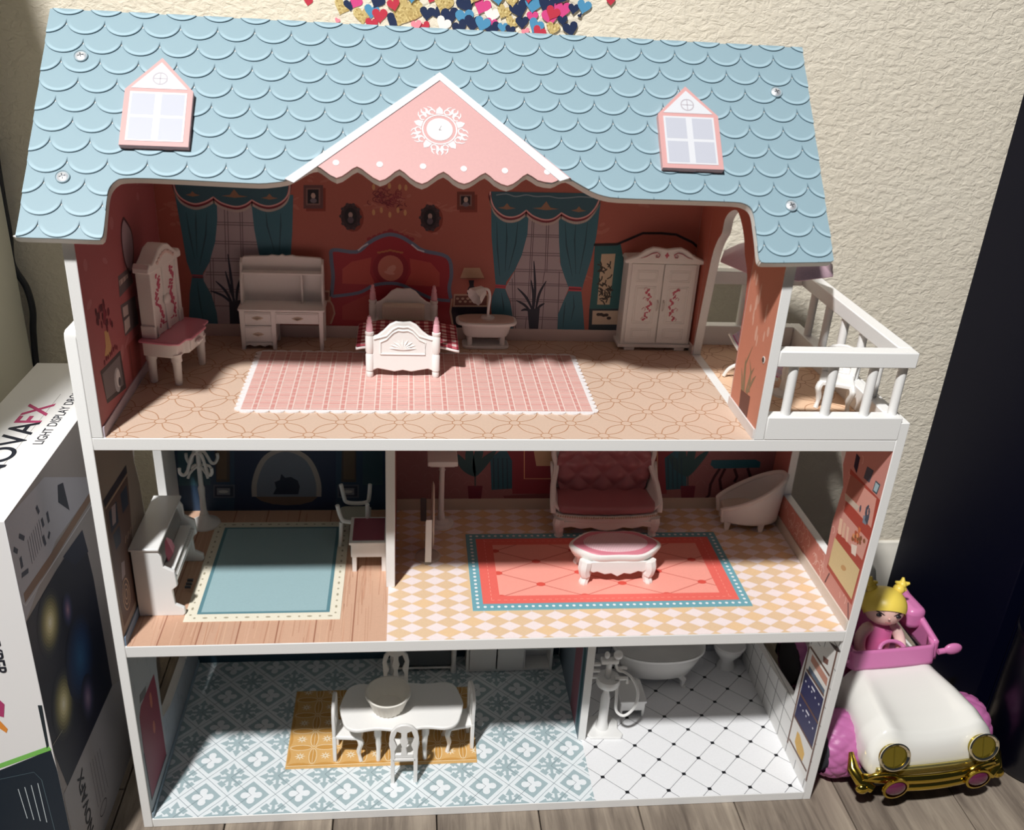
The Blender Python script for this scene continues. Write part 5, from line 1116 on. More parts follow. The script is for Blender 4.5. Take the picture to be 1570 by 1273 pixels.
for k in range(41):
    x = -hx+.5+k*(2*hx-1)/40
    for y in (-hy+.45, hy-.45): pr.disc((x, y), .15, .14, '#f2f6f6', 3, 9)
for k in range(1, 20):
    y = -hy+.45+k*(2*hy-.9)/20
    for x in (-hx+.48, hx-.48): pr.disc((x, y), .15, .14, '#f2f6f6', 3, 9)
for k in range(40):
    x = -hx+1.7+k*.57
    if x < hx-1.6: pr.line([(x, -hy+1.4), (x+.3, -hy+1.4)], .06, '#ff9f90', 3); pr.line([(x, hy-1.4), (x+.3, hy-1.4)], .06, '#ff9f90', 3)
for k in range(18):
    y = -hy+1.5+k*.54
    for x in (-hx+1.75, hx-1.75): pr.line([(x, y), (x, y+.28)], .06, '#ff9f90', 3)
NX, NY = 7.55, 3.6; pr2c = (-hx+2.5, hx-2.5, -hy+2.0, hy-2.0); cl = pr.clip; pr.clip = pr2c
for i in range(-3, 4):
    for j in range(-2, 4):
        for o_ in (0, .5):
            cx, cy = -2.4+(i+o_)*NX, -.6+(j+o_)*NY-NY
            for sy_ in (-1, 1): pr.line([(cx, cy), (cx+NX/2, cy+sy_*NY/2)], .07, '#c95c50', 3)
            pr.disc((cx, cy), .42, .3, '#e0574b', 4, 14)
pr.clip = cl; pr.build('rug_print', t)

# piano
t = thing('toy_piano', 'white upright toy piano with pink sheet music by the left wall', 'piano', (.95, 3.9, Z2))
GL_ = M('#f0f0ee', .25, coat=.4)
def loc(x, z): return (x-.95, z-Z2)
prof = [(0, 0), (3.6, 0), (3.75, .25), (3.7, .75), (3.0, 1.15), (2.9, 2.6), (3.35, 3.0), (3.25, 4.4), (2.4, 4.9), (2.35, 5.9), (2.0, 6.5), (0, 6.5)]
for y in (0, 7.9): MB().prism(prof, 'y', y, y+.35).build('side_panel', GL_, t, bevel=.06)
MB().box(0, 1.9, .3, 8.0, .2, 6.5).build('case', GL_, t, bevel=.05)
MB().box(-.15, 2.25, -.15, 8.4, 6.5, 6.75).build('lid', GL_, t, bevel=.08)
kb = MB().box(1.9, 3.2, .34, 7.9, 3.0, 3.5).build('key_bed', GL_, t, bevel=.05)
m = MB()
for k in range(22): m.box(2.15, 3.1, .5+k*.325, .5+k*.325+.29, 3.5, 3.62)
m.build('white_keys', M('#f6f4ee', .3), kb)['kind'] = 'stuff'
m = MB()
for k in range(21):
    if k % 7 not in (2, 6): m.box(2.15, 2.7, .5+k*.325+.22, .5+k*.325+.38, 3.6, 3.75)
m.build('black_keys', M('#35343c', .3), kb)
MB().add([(1.95, .5, 4.6), (2.2, .5, 4.55), (1.85, .5, 6.2), (1.7, .5, 6.2), (1.95, 7.7, 4.6), (2.2, 7.7, 4.55), (1.85, 7.7, 6.2), (1.7, 7.7, 6.2)], [(0, 1, 2, 3), (4, 7, 6, 5), (0, 4, 5, 1), (1, 5, 6, 2), (2, 6, 7, 3), (3, 7, 4, 0)]).build('music_stand', M('#8d8b88', .3), t)
lab(MB().box(2.0, 3.0, .45, 7.75, 3.9, 4.02).build('fallboard', GL_, t, bevel=.04), 'open key cover')
for k in range(3): MB().box(3.0, 3.5, 3.3+k*.5, 3.55+k*.5, .35, .5).build('pedal', M('#3b3b40', .3), t)
t2 = thing('sheet_music', 'pink sheet music book leaning on the toy piano', 'book', (3.3, 7.0, Z2+4.1))
MB().box(0, .12, 0, 1.1, 0, 1.5).build('page', M('#ffb3c4', .5), t2, loc=(0, 0, 0), rot=(0, -.3, .1)); MB().box(0, .12, -1.1, 0, 0, 1.5).build('page', M('#c76c80', .5), t2, rot=(0, -.3, -.1))

# coat stand
t = thing('coat_stand', 'cream coat stand with curved hooks behind the toy piano', 'coat stand', (3.55, 18.2, Z2))
MB().lathe([(1.5, 0), (1.45, .15), (1.0, .35), (.5, .8), (.4, 1.2)], seg=24).build('base', CREAM, t)
MB().lathe([(.3, 1.1), (.36, 1.3), (.3, 1.6), (.28, 3.0), (.34, 4.0), (.24, 4.3), (.22, 7.6), (.3, 8.2), (.12, 8.6), (0, 8.7)], seg=14).build('pole', CREAM, t)
for k in range(4):
    a = pi/4*1+pi/2*k; ca, sa = cos(a), sin(a)
    MB().tube([(ca*r_, sa*r_, z) for r_, z in [(p.x, p.y) for p in bez([(.15, 7.9, 0), (.6, 7.8, 0), (1.0, 7.0, 0), (1.3, 6.3, 0), (1.7, 6.1, 0), (2.05, 6.5, 0), (2.05, 7.0, 0)], 3)]], .16, 8).build('hook', CREAM, t)
    MB().tube([(ca*r_, sa*r_, z) for r_, z in [(.15, 6.5), (.7, 6.3), (1.1, 6.0), (1.3, 5.6)]], .13, 8).build('hook', CREAM, t)

# school desk with red top + little armchair
t = thing('red_top_desk', 'cream desk with dark red top against the room divider', 'desk', (19.75, 11.9, Z2))
for x in (-1.35, 1.3):
    for y in (-1.85, 1.6): MB().box(x-.2, x+.2, y-.2, y+.2, 0, 1.7).build('leg', CREAM, t, bevel=.04)
MB().box(-1.65, 1.5, -2.1, 1.95, 1.6, 3.0).build('case', CREAM, t, bevel=.08)
MB().box(-1.8, 1.5, -2.25, 2.1, 3.0, 3.3).build('tabletop', CREAM, t, bevel=.07)
lab(MB().box(-1.5, 1.35, -1.9, 1.8, 3.28, 3.34).build('top_inlay', M('#96505f', .45), t), 'dark red leather inlay')
t = thing('open_armchair', 'small cream armchair with thin curved arms behind the red-top desk', 'chair', (18.3, 15.4, Z2), 0)
MB().prism(rrect(-1.45, 1.3, -1.5, 1.3, .4), 'z', 2.6, 2.85).build('seat', M('#a9a99c', .5, kind='plastic'), t, bevel=.05)
MB().tube(bez([(-1.6, -1.75, 4.8), (-1.35, -1.7, 3.6), (-1.0, -1.65, 3.0), (0, -1.6, 2.85), (.95, -1.6, 2.95), (1.15, -1.6, 3.6), (1.15, -1.6, 4.8)], 4), .2, 8).build('arm_frame', CREAM, t)
MB().tube(bez([(-1.45, 1.4, 5.2), (-1.2, 1.3, 3.9), (-.95, 1.3, 3.3), (0, 1.3, 3.15), (1.0, 1.3, 3.3), (1.2, 1.3, 3.9), (1.3, 1.4, 5.2)], 4), .2, 8).build('arm_frame', CREAM, t)
for x, y in ((-1.3, -1.4), (1.2, -1.4), (-1.3, 1.1), (1.2, 1.1)): MB().tube([(x, y, 2.75), (x-.08, y, 1.4), (x-.2, y, 0)], [.2, .18, .15], 8).build('leg', CREAM, t)

# pedestal table in the living room
t = thing('pedestal_stand', 'tall cream pedestal stand with square top near the divider', 'plant stand', (26.5, 17.9, Z2))
MB().lathe([(1.35, 0), (1.3, .18), (.9, .3), (.8, .45), (.4, .6), (.35, 1.2), (.28, 1.6), (.26, 6.0), (.34, 6.2), (.26, 6.4), (.3, 7.2)], seg=24).build('pillar', CREAM, t)
MB().box(-1.45, 1.45, -1.3, 1.3, 7.2, 7.75).box(-1.2, 1.2, -1.05, 1.05, 7.0, 7.25).build('top_plate', CREAM, t, bevel=.08)
# cheval mirror seen edge-on
t = thing('standing_mirror', 'cream standing mirror seen edge-on beside the divider', 'mirror', (25.1, 12.2, Z2), 0)
MB().lathe([(1.25, 0), (1.2, .12), (1.05, .18), (1.05, .1)], seg=26).build('base', M('#d8cfc2', .35, kind='plastic'), t)
MB().prism([(-1.5, .35), (-.9, .15), (-.9, 4.6), (-1.5, 5.0)], 'x', -.3, .3).build('front_post', CREAM, t, bevel=.06)
MB().box(-.28, .22, -1.45, -.95, 0, .3).build('foot', M('#8b8479', .4), t)
MB().lathe([(0, -.12), (1.7, -.12), (1.85, 0), (1.7, .12), (0, .12)], seg=30, ax='x', sy=1.9).build('mirror_frame', M('#ddd2c4', .35, kind='plastic'), t, loc=(.42, .9, 4.0))
MB().prism([(-1.6, 4.9), (-.6, 5.2), (.4, 6.2), (.4, 5.6), (-.8, 4.7)], 'x', -.75, -.2).build('carved_arm', M('#4a4042', .5), t, bevel=.05)
# sofa
UPH = M('#a96a70', .38, coat=.15)
t = thing('settee', 'tufted dark pink settee with cream frame against the living room wall', 'sofa', (42.8, 17.6, Z2))
for s_ in (-1, 1):
    MB().tube(bez([(s_*4.75, -2.0, 2.0), (s_*4.85, -2.1, 1.2), (s_*4.7, -2.05, .5), (s_*4.75, -2.1, 0)], 4), [.6]*4+[.52]*4+[.42]*3+[.46]*2, 8).build('leg', CREAM, t)
    MB().box(s_*4.5-.25, s_*4.5+.25, 1.7, 2.2, 0, 1.6).build('leg', CREAM, t, bevel=.05)
seat_o = [(x*1.0, y) for x, y in [(-4.9, 2.3), (-5.3, -1.2), (-4.9, -2.2), (-2.5, -2.55), (0, -2.65), (2.5, -2.55), (4.9, -2.2), (5.3, -1.2), (4.9, 2.3)]]
MB().prism(seat_o, 'z', 1.75, 2.4).build('seat_rail', CREAM, t, bevel=.15, seg=3)
MB().prism([(-5.0, 1.8), (-4.6, 1.1), (-3.6, 1.25), (-2.6, 1.0), (-1.6, 1.15), (-.8, .85), (0, .75), (.8, .85), (1.6, 1.15), (2.6, 1.0), (3.6, 1.25), (4.6, 1.1), (5.0, 1.8)], 'y', -2.45, -2.1).build('apron', CREAM, t, bevel=.05)
cu = MB().prism([(x*.955, y*.95+.05) for x, y in seat_o], 'z', 2.4, 3.3).build('seat_cushion', UPH, t, bevel=.38, seg=4)
m = MB()
for k in range(44):
    a = -1+2*k/43; x = 4.95*a; y = -2.72+.5*abs(a)**3; m.ball((x, y, 2.42), .11, 6, 5)
m.build('nail_heads', M('#cbb8a4', .35), t)['kind'] = 'stuff'
def tuft(u, v):
    x = -4.3+8.6*u; z = 3.1+5.6*v; w_ = 1+.12*sin(pi*v); i, j = (x+.0)/1.2, z/1.2
    b_ = .22*abs(sin(pi*(i+j)/2))*abs(sin(pi*(i-j)/2))+.1
    return (x*w_, 1.75-b_*2.0+.25*v, z+.5*(1-(2*u-1)**2)*v)
MB().grid(tuft, 60, 40).build('tufted_back', UPH, t, solid=.1, fix=False)
fr = bez([(-5.35, -1.6, 2.4), (-5.4, -1.2, 3.3), (-5.25, .2, 4.6), (-4.85, 1.6, 5.9), (-5.1, 2.0, 7.2), (-4.6, 2.2, 8.6), (-3.2, 2.2, 9.3), (0, 2.2, 9.9), (3.2, 2.2, 9.3), (4.6, 2.2, 8.6), (5.1, 2.0, 7.2), (4.85, 1.6, 5.9), (5.25, .2, 4.6), (5.4, -1.2, 3.3), (5.35, -1.6, 2.4)], 5)
MB().tube(fr, .3, 8).build('back_frame', CREAM, t)
m = MB(); m.prism([(-4.8, 2.3), (4.8, 2.3), (4.9, 6.5), (5.0, 7.3), (4.5, 8.6), (3, 9.2), (0, 9.7), (-3, 9.2), (-4.5, 8.6), (-5.0, 7.3), (-4.9, 6.5)], 'y', 1.95, 2.3); m.build('back_panel', CREAM, t)
for s_ in (-1, 1): MB().grid(lambda u, v: (s_*(4.5+.85*v**.8), -1.7+3.5*u, 2.5+(.9+1.3*u+1.6*u*u)*v), 10, 4).build('arm_panel', CREAM, t, solid=.25, fix=False)
# footstool / coffee table
t = thing('footstool', 'white footstool with pink woven oval top in front of the settee', 'footstool', (42.25, 9.3, Z2+LIFT+.08))
for s_ in (-1, 1):
    for y, q in ((-1.6, -1), (1.5, 1)): MB().tube(bez([(s_*2.95, y, 2.3), (s_*3.05, y+q*.12, 1.4), (s_*2.85, y, .7), (s_*3.0, y+q*.1, .15), (s_*3.0, y+q*.1, 0)], 4), [.62]*4+[.55]*4+[.42]*4+[.46]*5, 8).build('leg', CREAM, t)
apr = [(-3.1, 2.4), (-2.7, 1.5), (-2.3, 1.25), (-1.9, 1.35), (-1.2, 1.05), (-.6, 1.15), (0, .8), (.6, 1.15), (1.2, 1.05), (1.9, 1.35), (2.3, 1.25), (2.7, 1.5), (3.1, 2.4)]
for y in (-2.0, 1.7): MB().prism(apr, 'y', y, y+.22).build('apron', CREAM, t, bevel=.05)
m = MB(); n = 40
def st(a, b, q=.28): return [(a*cos(k)*(1+.06*cos(4*k)), b*sin(k)*(1-.10*cos(4*k))) for k in [2*pi*i/n for i in range(n)]]
rg = [(3.5, 1.7, 1.9), (3.75, 1.95, 2.1), (3.95, 2.2, 2.5), (4.1, 2.35, 2.85), (4.02, 2.3, 3.05), (3.7, 2.05, 3.1)]
vs = []; [vs.extend([(x, y, z) for x, y in st(a, b)]) for a, b, z in rg]
m.add(vs, [tuple(range(n))[::-1], tuple(range(5*n, 6*n))]+[(r*n+k, r*n+(k+1) % n, (r+1)*n+(k+1) % n, (r+1)*n+k) for r in range(5) for k in range(n)]); m.build('top_frame', CREAM, t, smooth=60)
m = MB(); rg = [(3.75, 2.08, 3.08), (3.65, 2.0, 3.2), (3.3, 1.7, 3.22)]; vs = []; [vs.extend([(x, y, z) for x, y in st(a, b)]) for a, b, z in rg]
m.add(vs, [tuple(range(2*n, 3*n))]+[(r*n+k, r*n+(k+1) % n, (r+1)*n+(k+1) % n, (r+1)*n+k) for r in range(2) for k in range(n)]); pd = m.build('pad_rim', M('#d98494', .35), t)
WV = bpy.data.materials.new('woven_pink'); WV.use_nodes = True; _n = WV.node_tree; _b = _n.nodes['Principled BSDF']
_tc = _n.nodes.new('ShaderNodeTexCoord'); _w = _n.nodes.new('ShaderNodeTexWave'); _w.inputs['Scale'].default_value = 210; _n.links.new(_tc.outputs['Object'], _w.inputs['Vector'])
_c = _n.nodes.new('ShaderNodeValToRGB'); _c.color_ramp.elements[0].color = rgb('#d09aa4'); _c.color_ramp.elements[1].color = rgb('#ecd0d3'); _n.links.new(_w.outputs['Fac'], _c.inputs[0]); _n.links.new(_c.outputs[0], _b.inputs['Base Color'])
MB().lathe([(0, .16), (2.3, .13), (2.95, .06), (3.05, 0)], c=(0, 0, 3.2), seg=36, sx=1, sy=.53).build('woven_oval', WV, pd)
# barrel chair
t = thing('barrel_chair', 'cream barrel armchair facing left in the right corner of the living room', 'armchair', (57.6, 17.6, Z2), -6)
def shell(u, v):
    a = radians(-142+284*u); hgt = 2.0+3.95*((1+cos(a))/2)**1.15
    f = 1+.10*v; return (3.15*f*cos(a)+.15, 1.85*f*sin(a), .95+(hgt-.95)*v)
MB().grid(shell, 48, 10).build('shell', CREAM, t, solid=.3, fix=False)
MB().tube([(shell(0, 0)[0], shell(0, 0)[1], .8)]+[shell(k/48, 1) for k in range(49)]+[(shell(1, 0)[0], shell(1, 0)[1], .8)], .24, 8).build('rim', M('#f4efe8', .3), t)
MB().prism([(3.1*cos(a)+.15, 1.8*sin(a)) for a in [radians(-142+284*k/24) for k in range(25)]], 'z', .9, 2.0).build('seat', M('#d9cfc2', .5, kind='plastic'), t, bevel=.15)
for x, y in ((-1.9, -1.3), (1.5, -1.45), (-1.9, 1.3), (1.5, 1.4)): MB().prism([(x-.35, 1.0), (x-.22, 0), (x+.22, 0), (x+.35, 1.0)], 'y', y-.2, y+.2).build('leg', CREAM, t, bevel=.05)

# ============================================================ BOTTOM STOREY
t, hx, hy = rug('ochre_rug', 'ochre patterned rug under the dining table', 11.75, 30.05, 5.15, 15.7, Z1, .07, M('#dcae6c', .7, kind='cloth'))
pr = Print('z', .07, 1, clip=(-hx+.1, hx-.1, -hy+.25, hy-.1), lift=.006); pr.rect(-hx, hx, -hy, hy, '#dcae6c', 0)
for i in range(8):
    for j in range(5):
        cx, cy = -hx+1.25+i*2.42, -hy+1.5+j*2.2
        for k in range(4):
            a = pi/2*k; pr.disc((cx+1.21*cos(a), cy+1.1*sin(a)), .34 if k % 2 == 0 else 1.0, .95 if k % 2 == 0 else .3, '#cf9a50', 1, 12); 
        pr.ring((cx+1.21, cy), .36, .98, .06, '#f3e2bd', 2, 14); pr.ring((cx, cy+1.1), 1.02, .33, .06, '#f3e2bd', 2, 14)
        for k in range(8): a = pi/4*k; pr.line([(cx+.1*cos(a), cy+.1*sin(a)), (cx+.5*cos(a), cy+.45*sin(a))], [.14, .03], '#f7ecd2', 3)
        pr.line([(cx+1.21, cy-1), (cx+1.21, cy+1)], .04, '#f3e2bd', 3)
pr.line([(-hx, -hy+.3), (hx, -hy+.3)], .08, '#f0dcb0', 3); pr.line([(-hx, -hy+.45), (hx, -hy+.45)], .05, '#c98f40', 3)
pr.build('rug_print', t)
# dining table
t = thing('dining_table', 'cream dining table with wavy edges on the ochre rug', 'table', (22.75, 7.45, Z1+LIFT+.08))
n = 96
def top_edge(s_=1):
    o = []
    for k in range(n):
        a = 2*pi*k/n; p = 5; x = math.copysign(abs(cos(a))**(2/p), cos(a)); y = math.copysign(abs(sin(a))**(2/p), sin(a))
        o.append((x*(5.75+.16*cos(y*pi*1.6))*s_, y*(3.1+.17*cos(x*pi*2.6))*s_))
    return o
MB().prism(top_edge(), 'z', 5.0, 5.38).build('tabletop', CREAM, t, bevel=.12, seg=3)
MB().box(-4.3, 4.3, -1.9, 1.9, 4.3, 5.05).build('apron', CREAM, t, bevel=.08)
for x in (-2.2, 2.2):
    for y in (-1.6, 1.6): MB().tube(bez([(x, y, 5.0), (x*1.03, y*1.03, 3.6), (x, y*.95, 2.0), (x*1.02, y, 0)], 4), [.42]*3+[.36]*3+[.28]*3+[.22]*4, 8).build('leg', CREAM, t)
toy_chair('dining_chair', 'dining chair in front of the table with its back to the viewer', (23.0, 4.3, Z1), 180, 'dining chairs')
for lb, loc_, rot_ in (('dining chair at the left end of the dining table', (17.6, 7.0, Z1+LIFT+.08), 88), ('dining chair at the right end of the dining table, slightly askew', (28.3, 7.9, Z1+LIFT+.08), -82), ('dining chair behind the table, next to the white bowl', (22.1, 12.3, Z1+LIFT+.08), 0)):
    src = [o for o in bpy.data.objects if o.name == 'dining_chair'][0]
    c = copy_tree(src); c.location = [q*S for q in loc_]; c.rotation_euler = (0, 0, radians(rot_)); c['label'] = lb
t = thing('bowl', 'white ribbed bowl standing on the dining table', 'bowl', (21.45, 7.15, Z1+LIFT+.08+5.38))
MB().lathe([(0, 0), (1.35, 0), (1.5, .15), (1.98, 1.65), (2.15, 1.8), (2.17, 1.98), (2.02, 2.0), (1.9, 1.75), (1.35, .3), (0, .22)], seg=72, rib=lambda a, j: 1+(.02*(1 if cos(24*a) > 0 else -1) if j in (2, 3) else 0)).build('bowl_shell', M('#efeae0', .35, kind='plastic'), t, smooth=60)
# kitchen units at the back
def unit_low(name, label, cat, x0, x1, y0, y1, h, cols, shelf=None):
    t = thing(name, label, cat, ((x0+x1)/2, (y0+y1)/2, Z1)); hx = (x1-x0)/2; hy = (y1-y0)/2
    for s_ in (-1, 1): MB().box(s_*hx-.15, s_*hx+.15, -hy, hy, 0, h).build('side_panel', CREAM, t, bevel=.03)
    MB().box(-hx, hx, -hy, hy, .1, .4).build('bottom_panel', CREAM, t, bevel=.03); MB().box(-hx, hx, hy-.2, hy, .3, h).build('back_panel', CREAM, t)
    MB().box(-hx-.2, hx+.2, -hy-.15, hy, h, h+.3).build('worktop', CREAM, t, bevel=.06)
    return t, hx, hy
t, hx, hy = unit_low('sideboard', 'cream sideboard with two doors and open shelves at the kitchen back wall', 'sideboard', 29.8, 39.0, 18.0, 20.4, 7.5, 3)
for k in range(2):
    x0 = -hx+.2+k*3.05; d_ = MB().box(x0, x0+2.9, -hy-.12, -hy+.15, .45, 7.3).build('door', CREAM, t, bevel=.05); MB().ball((x0+(2.6 if k == 0 else .3), -hy-.2, 4.5), .14, 8, 6).build('knob', CREAM, d_)
MB().box(1.55, 1.7, -hy, hy, .3, 7.5).build('partition', CREAM, t); [MB().box(1.7, hx-.1, -hy+.05, hy, z, z+.15).build('shelf', CREAM, t) for z in (2.9, 5.1)]
t = thing('kitchen_rack', 'cream open rack standing behind the far dining chair', 'rack', (25.0, 19.2, Z1))
for s_ in (-1, 1):
    for y in (-1, .95): MB().lathe([(.3, 0), (.34, .5), (.25, 1.2), (.3, 3.5), (.25, 6.5)], c=(s_*3.3, y, 0), seg=12).build('leg', CREAM, t)
MB().box(-3.4, 3.4, -1.05, -.85, .55, .75).build('lower_rail', CREAM, t); MB().box(-3.3, 3.3, -.95, 1.0, .55, .75).build('shelf', M('#5d6468', .5), t); MB().box(-3.5, 3.5, -1.2, 1.1, 6.5, 6.8).build('top_plate', CREAM, t, bevel=.08)
MB().box(-3.2, 3.2, -.75, -.6, .8, 6.3).build('panel', M('#596065', .5), t)
# bathroom
POR = M('#efeeeb', .22, coat=.5)
t = thing('shower_stand', 'white shower and tap stand with curled hose beside the bathroom divider', 'shower stand', (43.2, 9.2, Z1))
MB().prism([(-1.9, -1.0), (-1.5, -1.6), (1.6, -1.7), (1.9, -1.2), (1.5, -.4), (1.7, .6), (1.2, 1.5), (-1.5, 1.5), (-1.9, .8)], 'z', 0, .28).build('base', POR, t, bevel=.1)
MB().lathe([(.7, .2), (.62, .5), (.5, 1.2), (.48, 4.2), (.3, 4.9), (.26, 5.6)], seg=18, c=(-.1, -.1, 0)).build('pillar', POR, t)
MB().lathe([(.5, 5.6), (1.15, 5.8), (1.25, 6.2), (1.15, 6.6), (.95, 6.5), (0, 6.3)], seg=24, c=(0, .1, 0)).build('basin', POR, t)
MB().tube([(0, .4, 6.2), (0, .35, 8.4)], .3, 10).build('riser', POR, t); hd = MB().box(-.9, .9, 0, .7, 8.2, 8.75).build('tap_block', POR, t, bevel=.12)
MB().ball((.75, .2, 9.3), .48, 14, 10).build('tap_knob', POR, hd); MB().ball((-.35, .25, 9.25), (.28, .28, .42), 14, 10).build('tap_knob', POR, hd)
MB().tube(bez([(.6, .3, 8.3), (.9, .2, 7.4), (1.6, .2, 7.1), (2.4, -.3, 6.6), (2.9, -.9, 5.4), (2.6, -1.4, 4.0), (1.6, -1.7, 3.2), (.8, -1.4, 3.6), (.75, -1.0, 5.0), (.8, -.6, 6.0)], 6), .15, 8).build('hose', POR, t)
MB().tube([(.6, -.2, 6.7), (1.8, -.3, 6.75), (1.85, -.35, 6.2)], .2, 8).build('spout', POR, t); MB().tube([(.8, .4, 7.4), (1.5, .3, 7.6), (1.8, .3, 7.5)], .18, 8).build('hand_shower', POR, t)
for z in (6.4, 7.2, 8.0): MB().box(-1.75, -.9, .1, .45, z, z+.25).build('peg', POR, t, bevel=.05)
t = thing('step_stool', 'small white step stool on the bathroom floor beside the bathtub', 'stool', (46.55, 11.9, Z1))
MB().box(-1.4, 1.4, -1.5, 1.9, 1.9, 2.25).build('seat', POR, t, bevel=.1); MB().box(-1.25, 1.25, -1.35, -1.1, .9, 1.95).build('front_panel', POR, t, bevel=.04)
for s_ in (-1, 1): MB().box(s_*1.15-.14, s_*1.15+.14, -1.3, 1.7, 0, 1.95).build('side_panel', POR, t, bevel=.04)
t = thing('bathtub', 'white freestanding bathtub at the back of the bathroom', 'bathtub', (50.4, 16.6, Z1))
m = MB(); n = 48; rg = [(3.0, 1.5, .9), (3.9, 2.2, 1.5), (4.6, 2.75, 3.2), (4.95, 3.0, 4.2), (5.15, 3.2, 4.45), (5.1, 3.15, 4.65), (4.8, 2.9, 4.55), (4.4, 2.6, 3.2), (3.6, 2.0, 1.8), (2.6, 1.2, 1.5)]
vs = []; [vs.extend([(x, y, z) for x, y in oval(a, b, n, 2.3)]) for a, b, z in rg]; q = len(rg)
m.add(vs, [tuple(range(n))[::-1], tuple(range((q-1)*n, q*n))]+[(r*n+k, r*n+(k+1) % n, (r+1)*n+(k+1) % n, (r+1)*n+k) for r in range(q-1) for k in range(n)]); m.build('tub_shell', POR, t, smooth=60)
for sx_ in (-1, 1):
    for sy_ in (-1, 1): MB().tube([(sx_*2.3, sy_*1.2, 1.4), (sx_*2.8, sy_*1.6, .9), (sx_*2.7, sy_*1.6, .2), (sx_*3.0, sy_*1.75, 0)], [.4, .35, .25, .3], 8).build('claw_foot', POR, t)
t = thing('toilet', 'white toilet at the back right of the bathroom', 'toilet', (59.0, 18.2, Z1), 0)
MB().lathe([(1.05, 0), (1.0, .3), (.8, .9), (.85, 1.3), (1.5, 2.2), (1.75, 2.9), (1.7, 3.1), (1.4, 3.1), (1.2, 2.6), (0, 1.8)], seg=28, sy=.92, c=(0, -.2, 0)).build('bowl', POR, t)
MB().lathe([(1.0, 0), (1.8, 0), (1.85, .12), (1.7, .25), (1.0, .22)], seg=28, c=(0, -.2, 3.1)).build('seat', POR, t)
MB().box(-1.5, 1.5, 1.0, 2.1, 2.2, 5.2).build('tank', POR, t, bevel=.2); MB().box(-1.65, 1.65, .9, 2.15, 5.2, 5.5).build('tank_lid', POR, t, bevel=.1); MB().ball((1.55, -.4, 2.7), (.22, .4, .3), 10, 8).build('paper_roll', POR, t)

# ============================================================ TOY CAR AND DOLL
CX, CY, CR_ = 72.9, -.6, 5
car = thing('toy_car', 'white toy convertible with pink interior, gold bumper and quilted pink tyres', 'toy car', (CX, CY, 0), CR_)
car.scale = (1.2, .90, 1.06)
CARW = M('#efede6', .18, coat=.6); CPK = M('#d97fb4', .3, kind='plastic'); GOLD = M('#c9ad4a', .14, 1); TYRE = M('#bb6aa0', .45, kind='plastic')
def sect(y):
    # half width, top z, fender bump, bottom z
    K = [(0, 4.7, 5.4, .2, 2.7), (.35, 5.3, 6.7, .6, 2.5), (1.2, 5.5, 7.5, .8, 2.4), (3, 5.5, 7.9, .75, 2.4), (6, 5.1, 8.3, .5, 2.4), (9, 4.5, 8.6, .25, 2.5), (11, 4.35, 8.7, .15, 2.5), (16, 4.3, 8.6, .1, 2.6), (20, 4.3, 8.2, 0, 2.8), (23, 3.9, 7.2, 0, 3.1), (24, 3.2, 5.6, 0, 3.6)]
    for a, b in zip(K, K[1:]):
        if a[0] <= y <= b[0]:
            f = (y-a[0])/(b[0]-a[0]); return [a[i]*(1-f)+b[i]*f for i in range(5)]
    return list(K[-1])
def carpt(y, t):
    _, hw, zt, fb_, zb = sect(y); a = -.32*pi+t*1.64*pi   # around from lower right over the top to lower left
    a = pi*(-.22)+t*pi*1.44; c, s_ = cos(a), sin(a); p = 2/3.4
    x = hw*math.copysign(abs(c)**p, c); zz = math.copysign(abs(s_)**p, s_); zc = (zt+zb)/2+.2
    z = zc+(zt-zc)*zz if zz > 0 else zc+(zc-zb)*zz
    if zz > 0: q = x/hw; z += fb_*(math.exp(-((abs(q)-.72)/.2)**2))-fb_*.35*math.exp(-(q/.35)**2)
    return (x, y, z)
def body_grid(y0, y1, ny, nt, t0=0, t1=1):
    m = MB(); m.grid(lambda u, v: carpt(y0+(y1-y0)*v, t0+(t1-t0)*u), nt, ny); return m
m = body_grid(0, 10.0, 40, 56); n = 57; m.f.append(tuple(range(n))); m.mi.append(0)
m.build('hood', CARW, car, smooth=60)
m = body_grid(10.0, 24, 30, 14, 0, .235); m.build('body_side', CARW, car, solid=.2, fix=False, smooth=60)
m = body_grid(10.0, 24, 30, 14, .765, 1.0); m.build('body_side', CARW, car, solid=.2, fix=False, smooth=60)
m = body_grid(19.5, 24, 14, 40); m.build('trunk', CARW, car, solid=.2, fix=False, smooth=60)
MB().box(-5.0, 5.0, .8, 23, 1.5, 2.9).build('underbody', M('#15151c', .6), car, bevel=.3)
# windscreen band and cockpit rim in pink
def wb(u, v):
    a = -1+2*u; x = 4.4*a if abs(a) < .82 else math.copysign(4.4*(.82+.55*(abs(a)-.82)), a); y = 9.7+.0+(0 if abs(a) < .8 else ((abs(a)-.8)/.2)**1.6*1.6)
    return (x, y+.5*v-.15*(1-a*a), 8.55+1.9*v)
MB().grid(wb, 40, 6).build('windscreen_frame', CPK, car, solid=.35, fix=False, smooth=60)
MB().grid(lambda u, v: (4.25-.2*v, 10.4+8.5*u, 8.4+(2.2+1.9*u)*v), 20, 6).build('door_trim', CPK, car, solid=.4, fix=False)
MB().grid(lambda u, v: (-4.25+.2*v, 10.4+8.5*u, 8.4+(2.2+1.9*u)*v), 20, 6).build('door_trim', CPK, car, solid=.4, fix=False)
MB().box(-4.1, 4.1, 10.2, 19.3, 3.2, 5.0).build('cabin_floor', M('#b25a98', .5), car, bevel=.2)
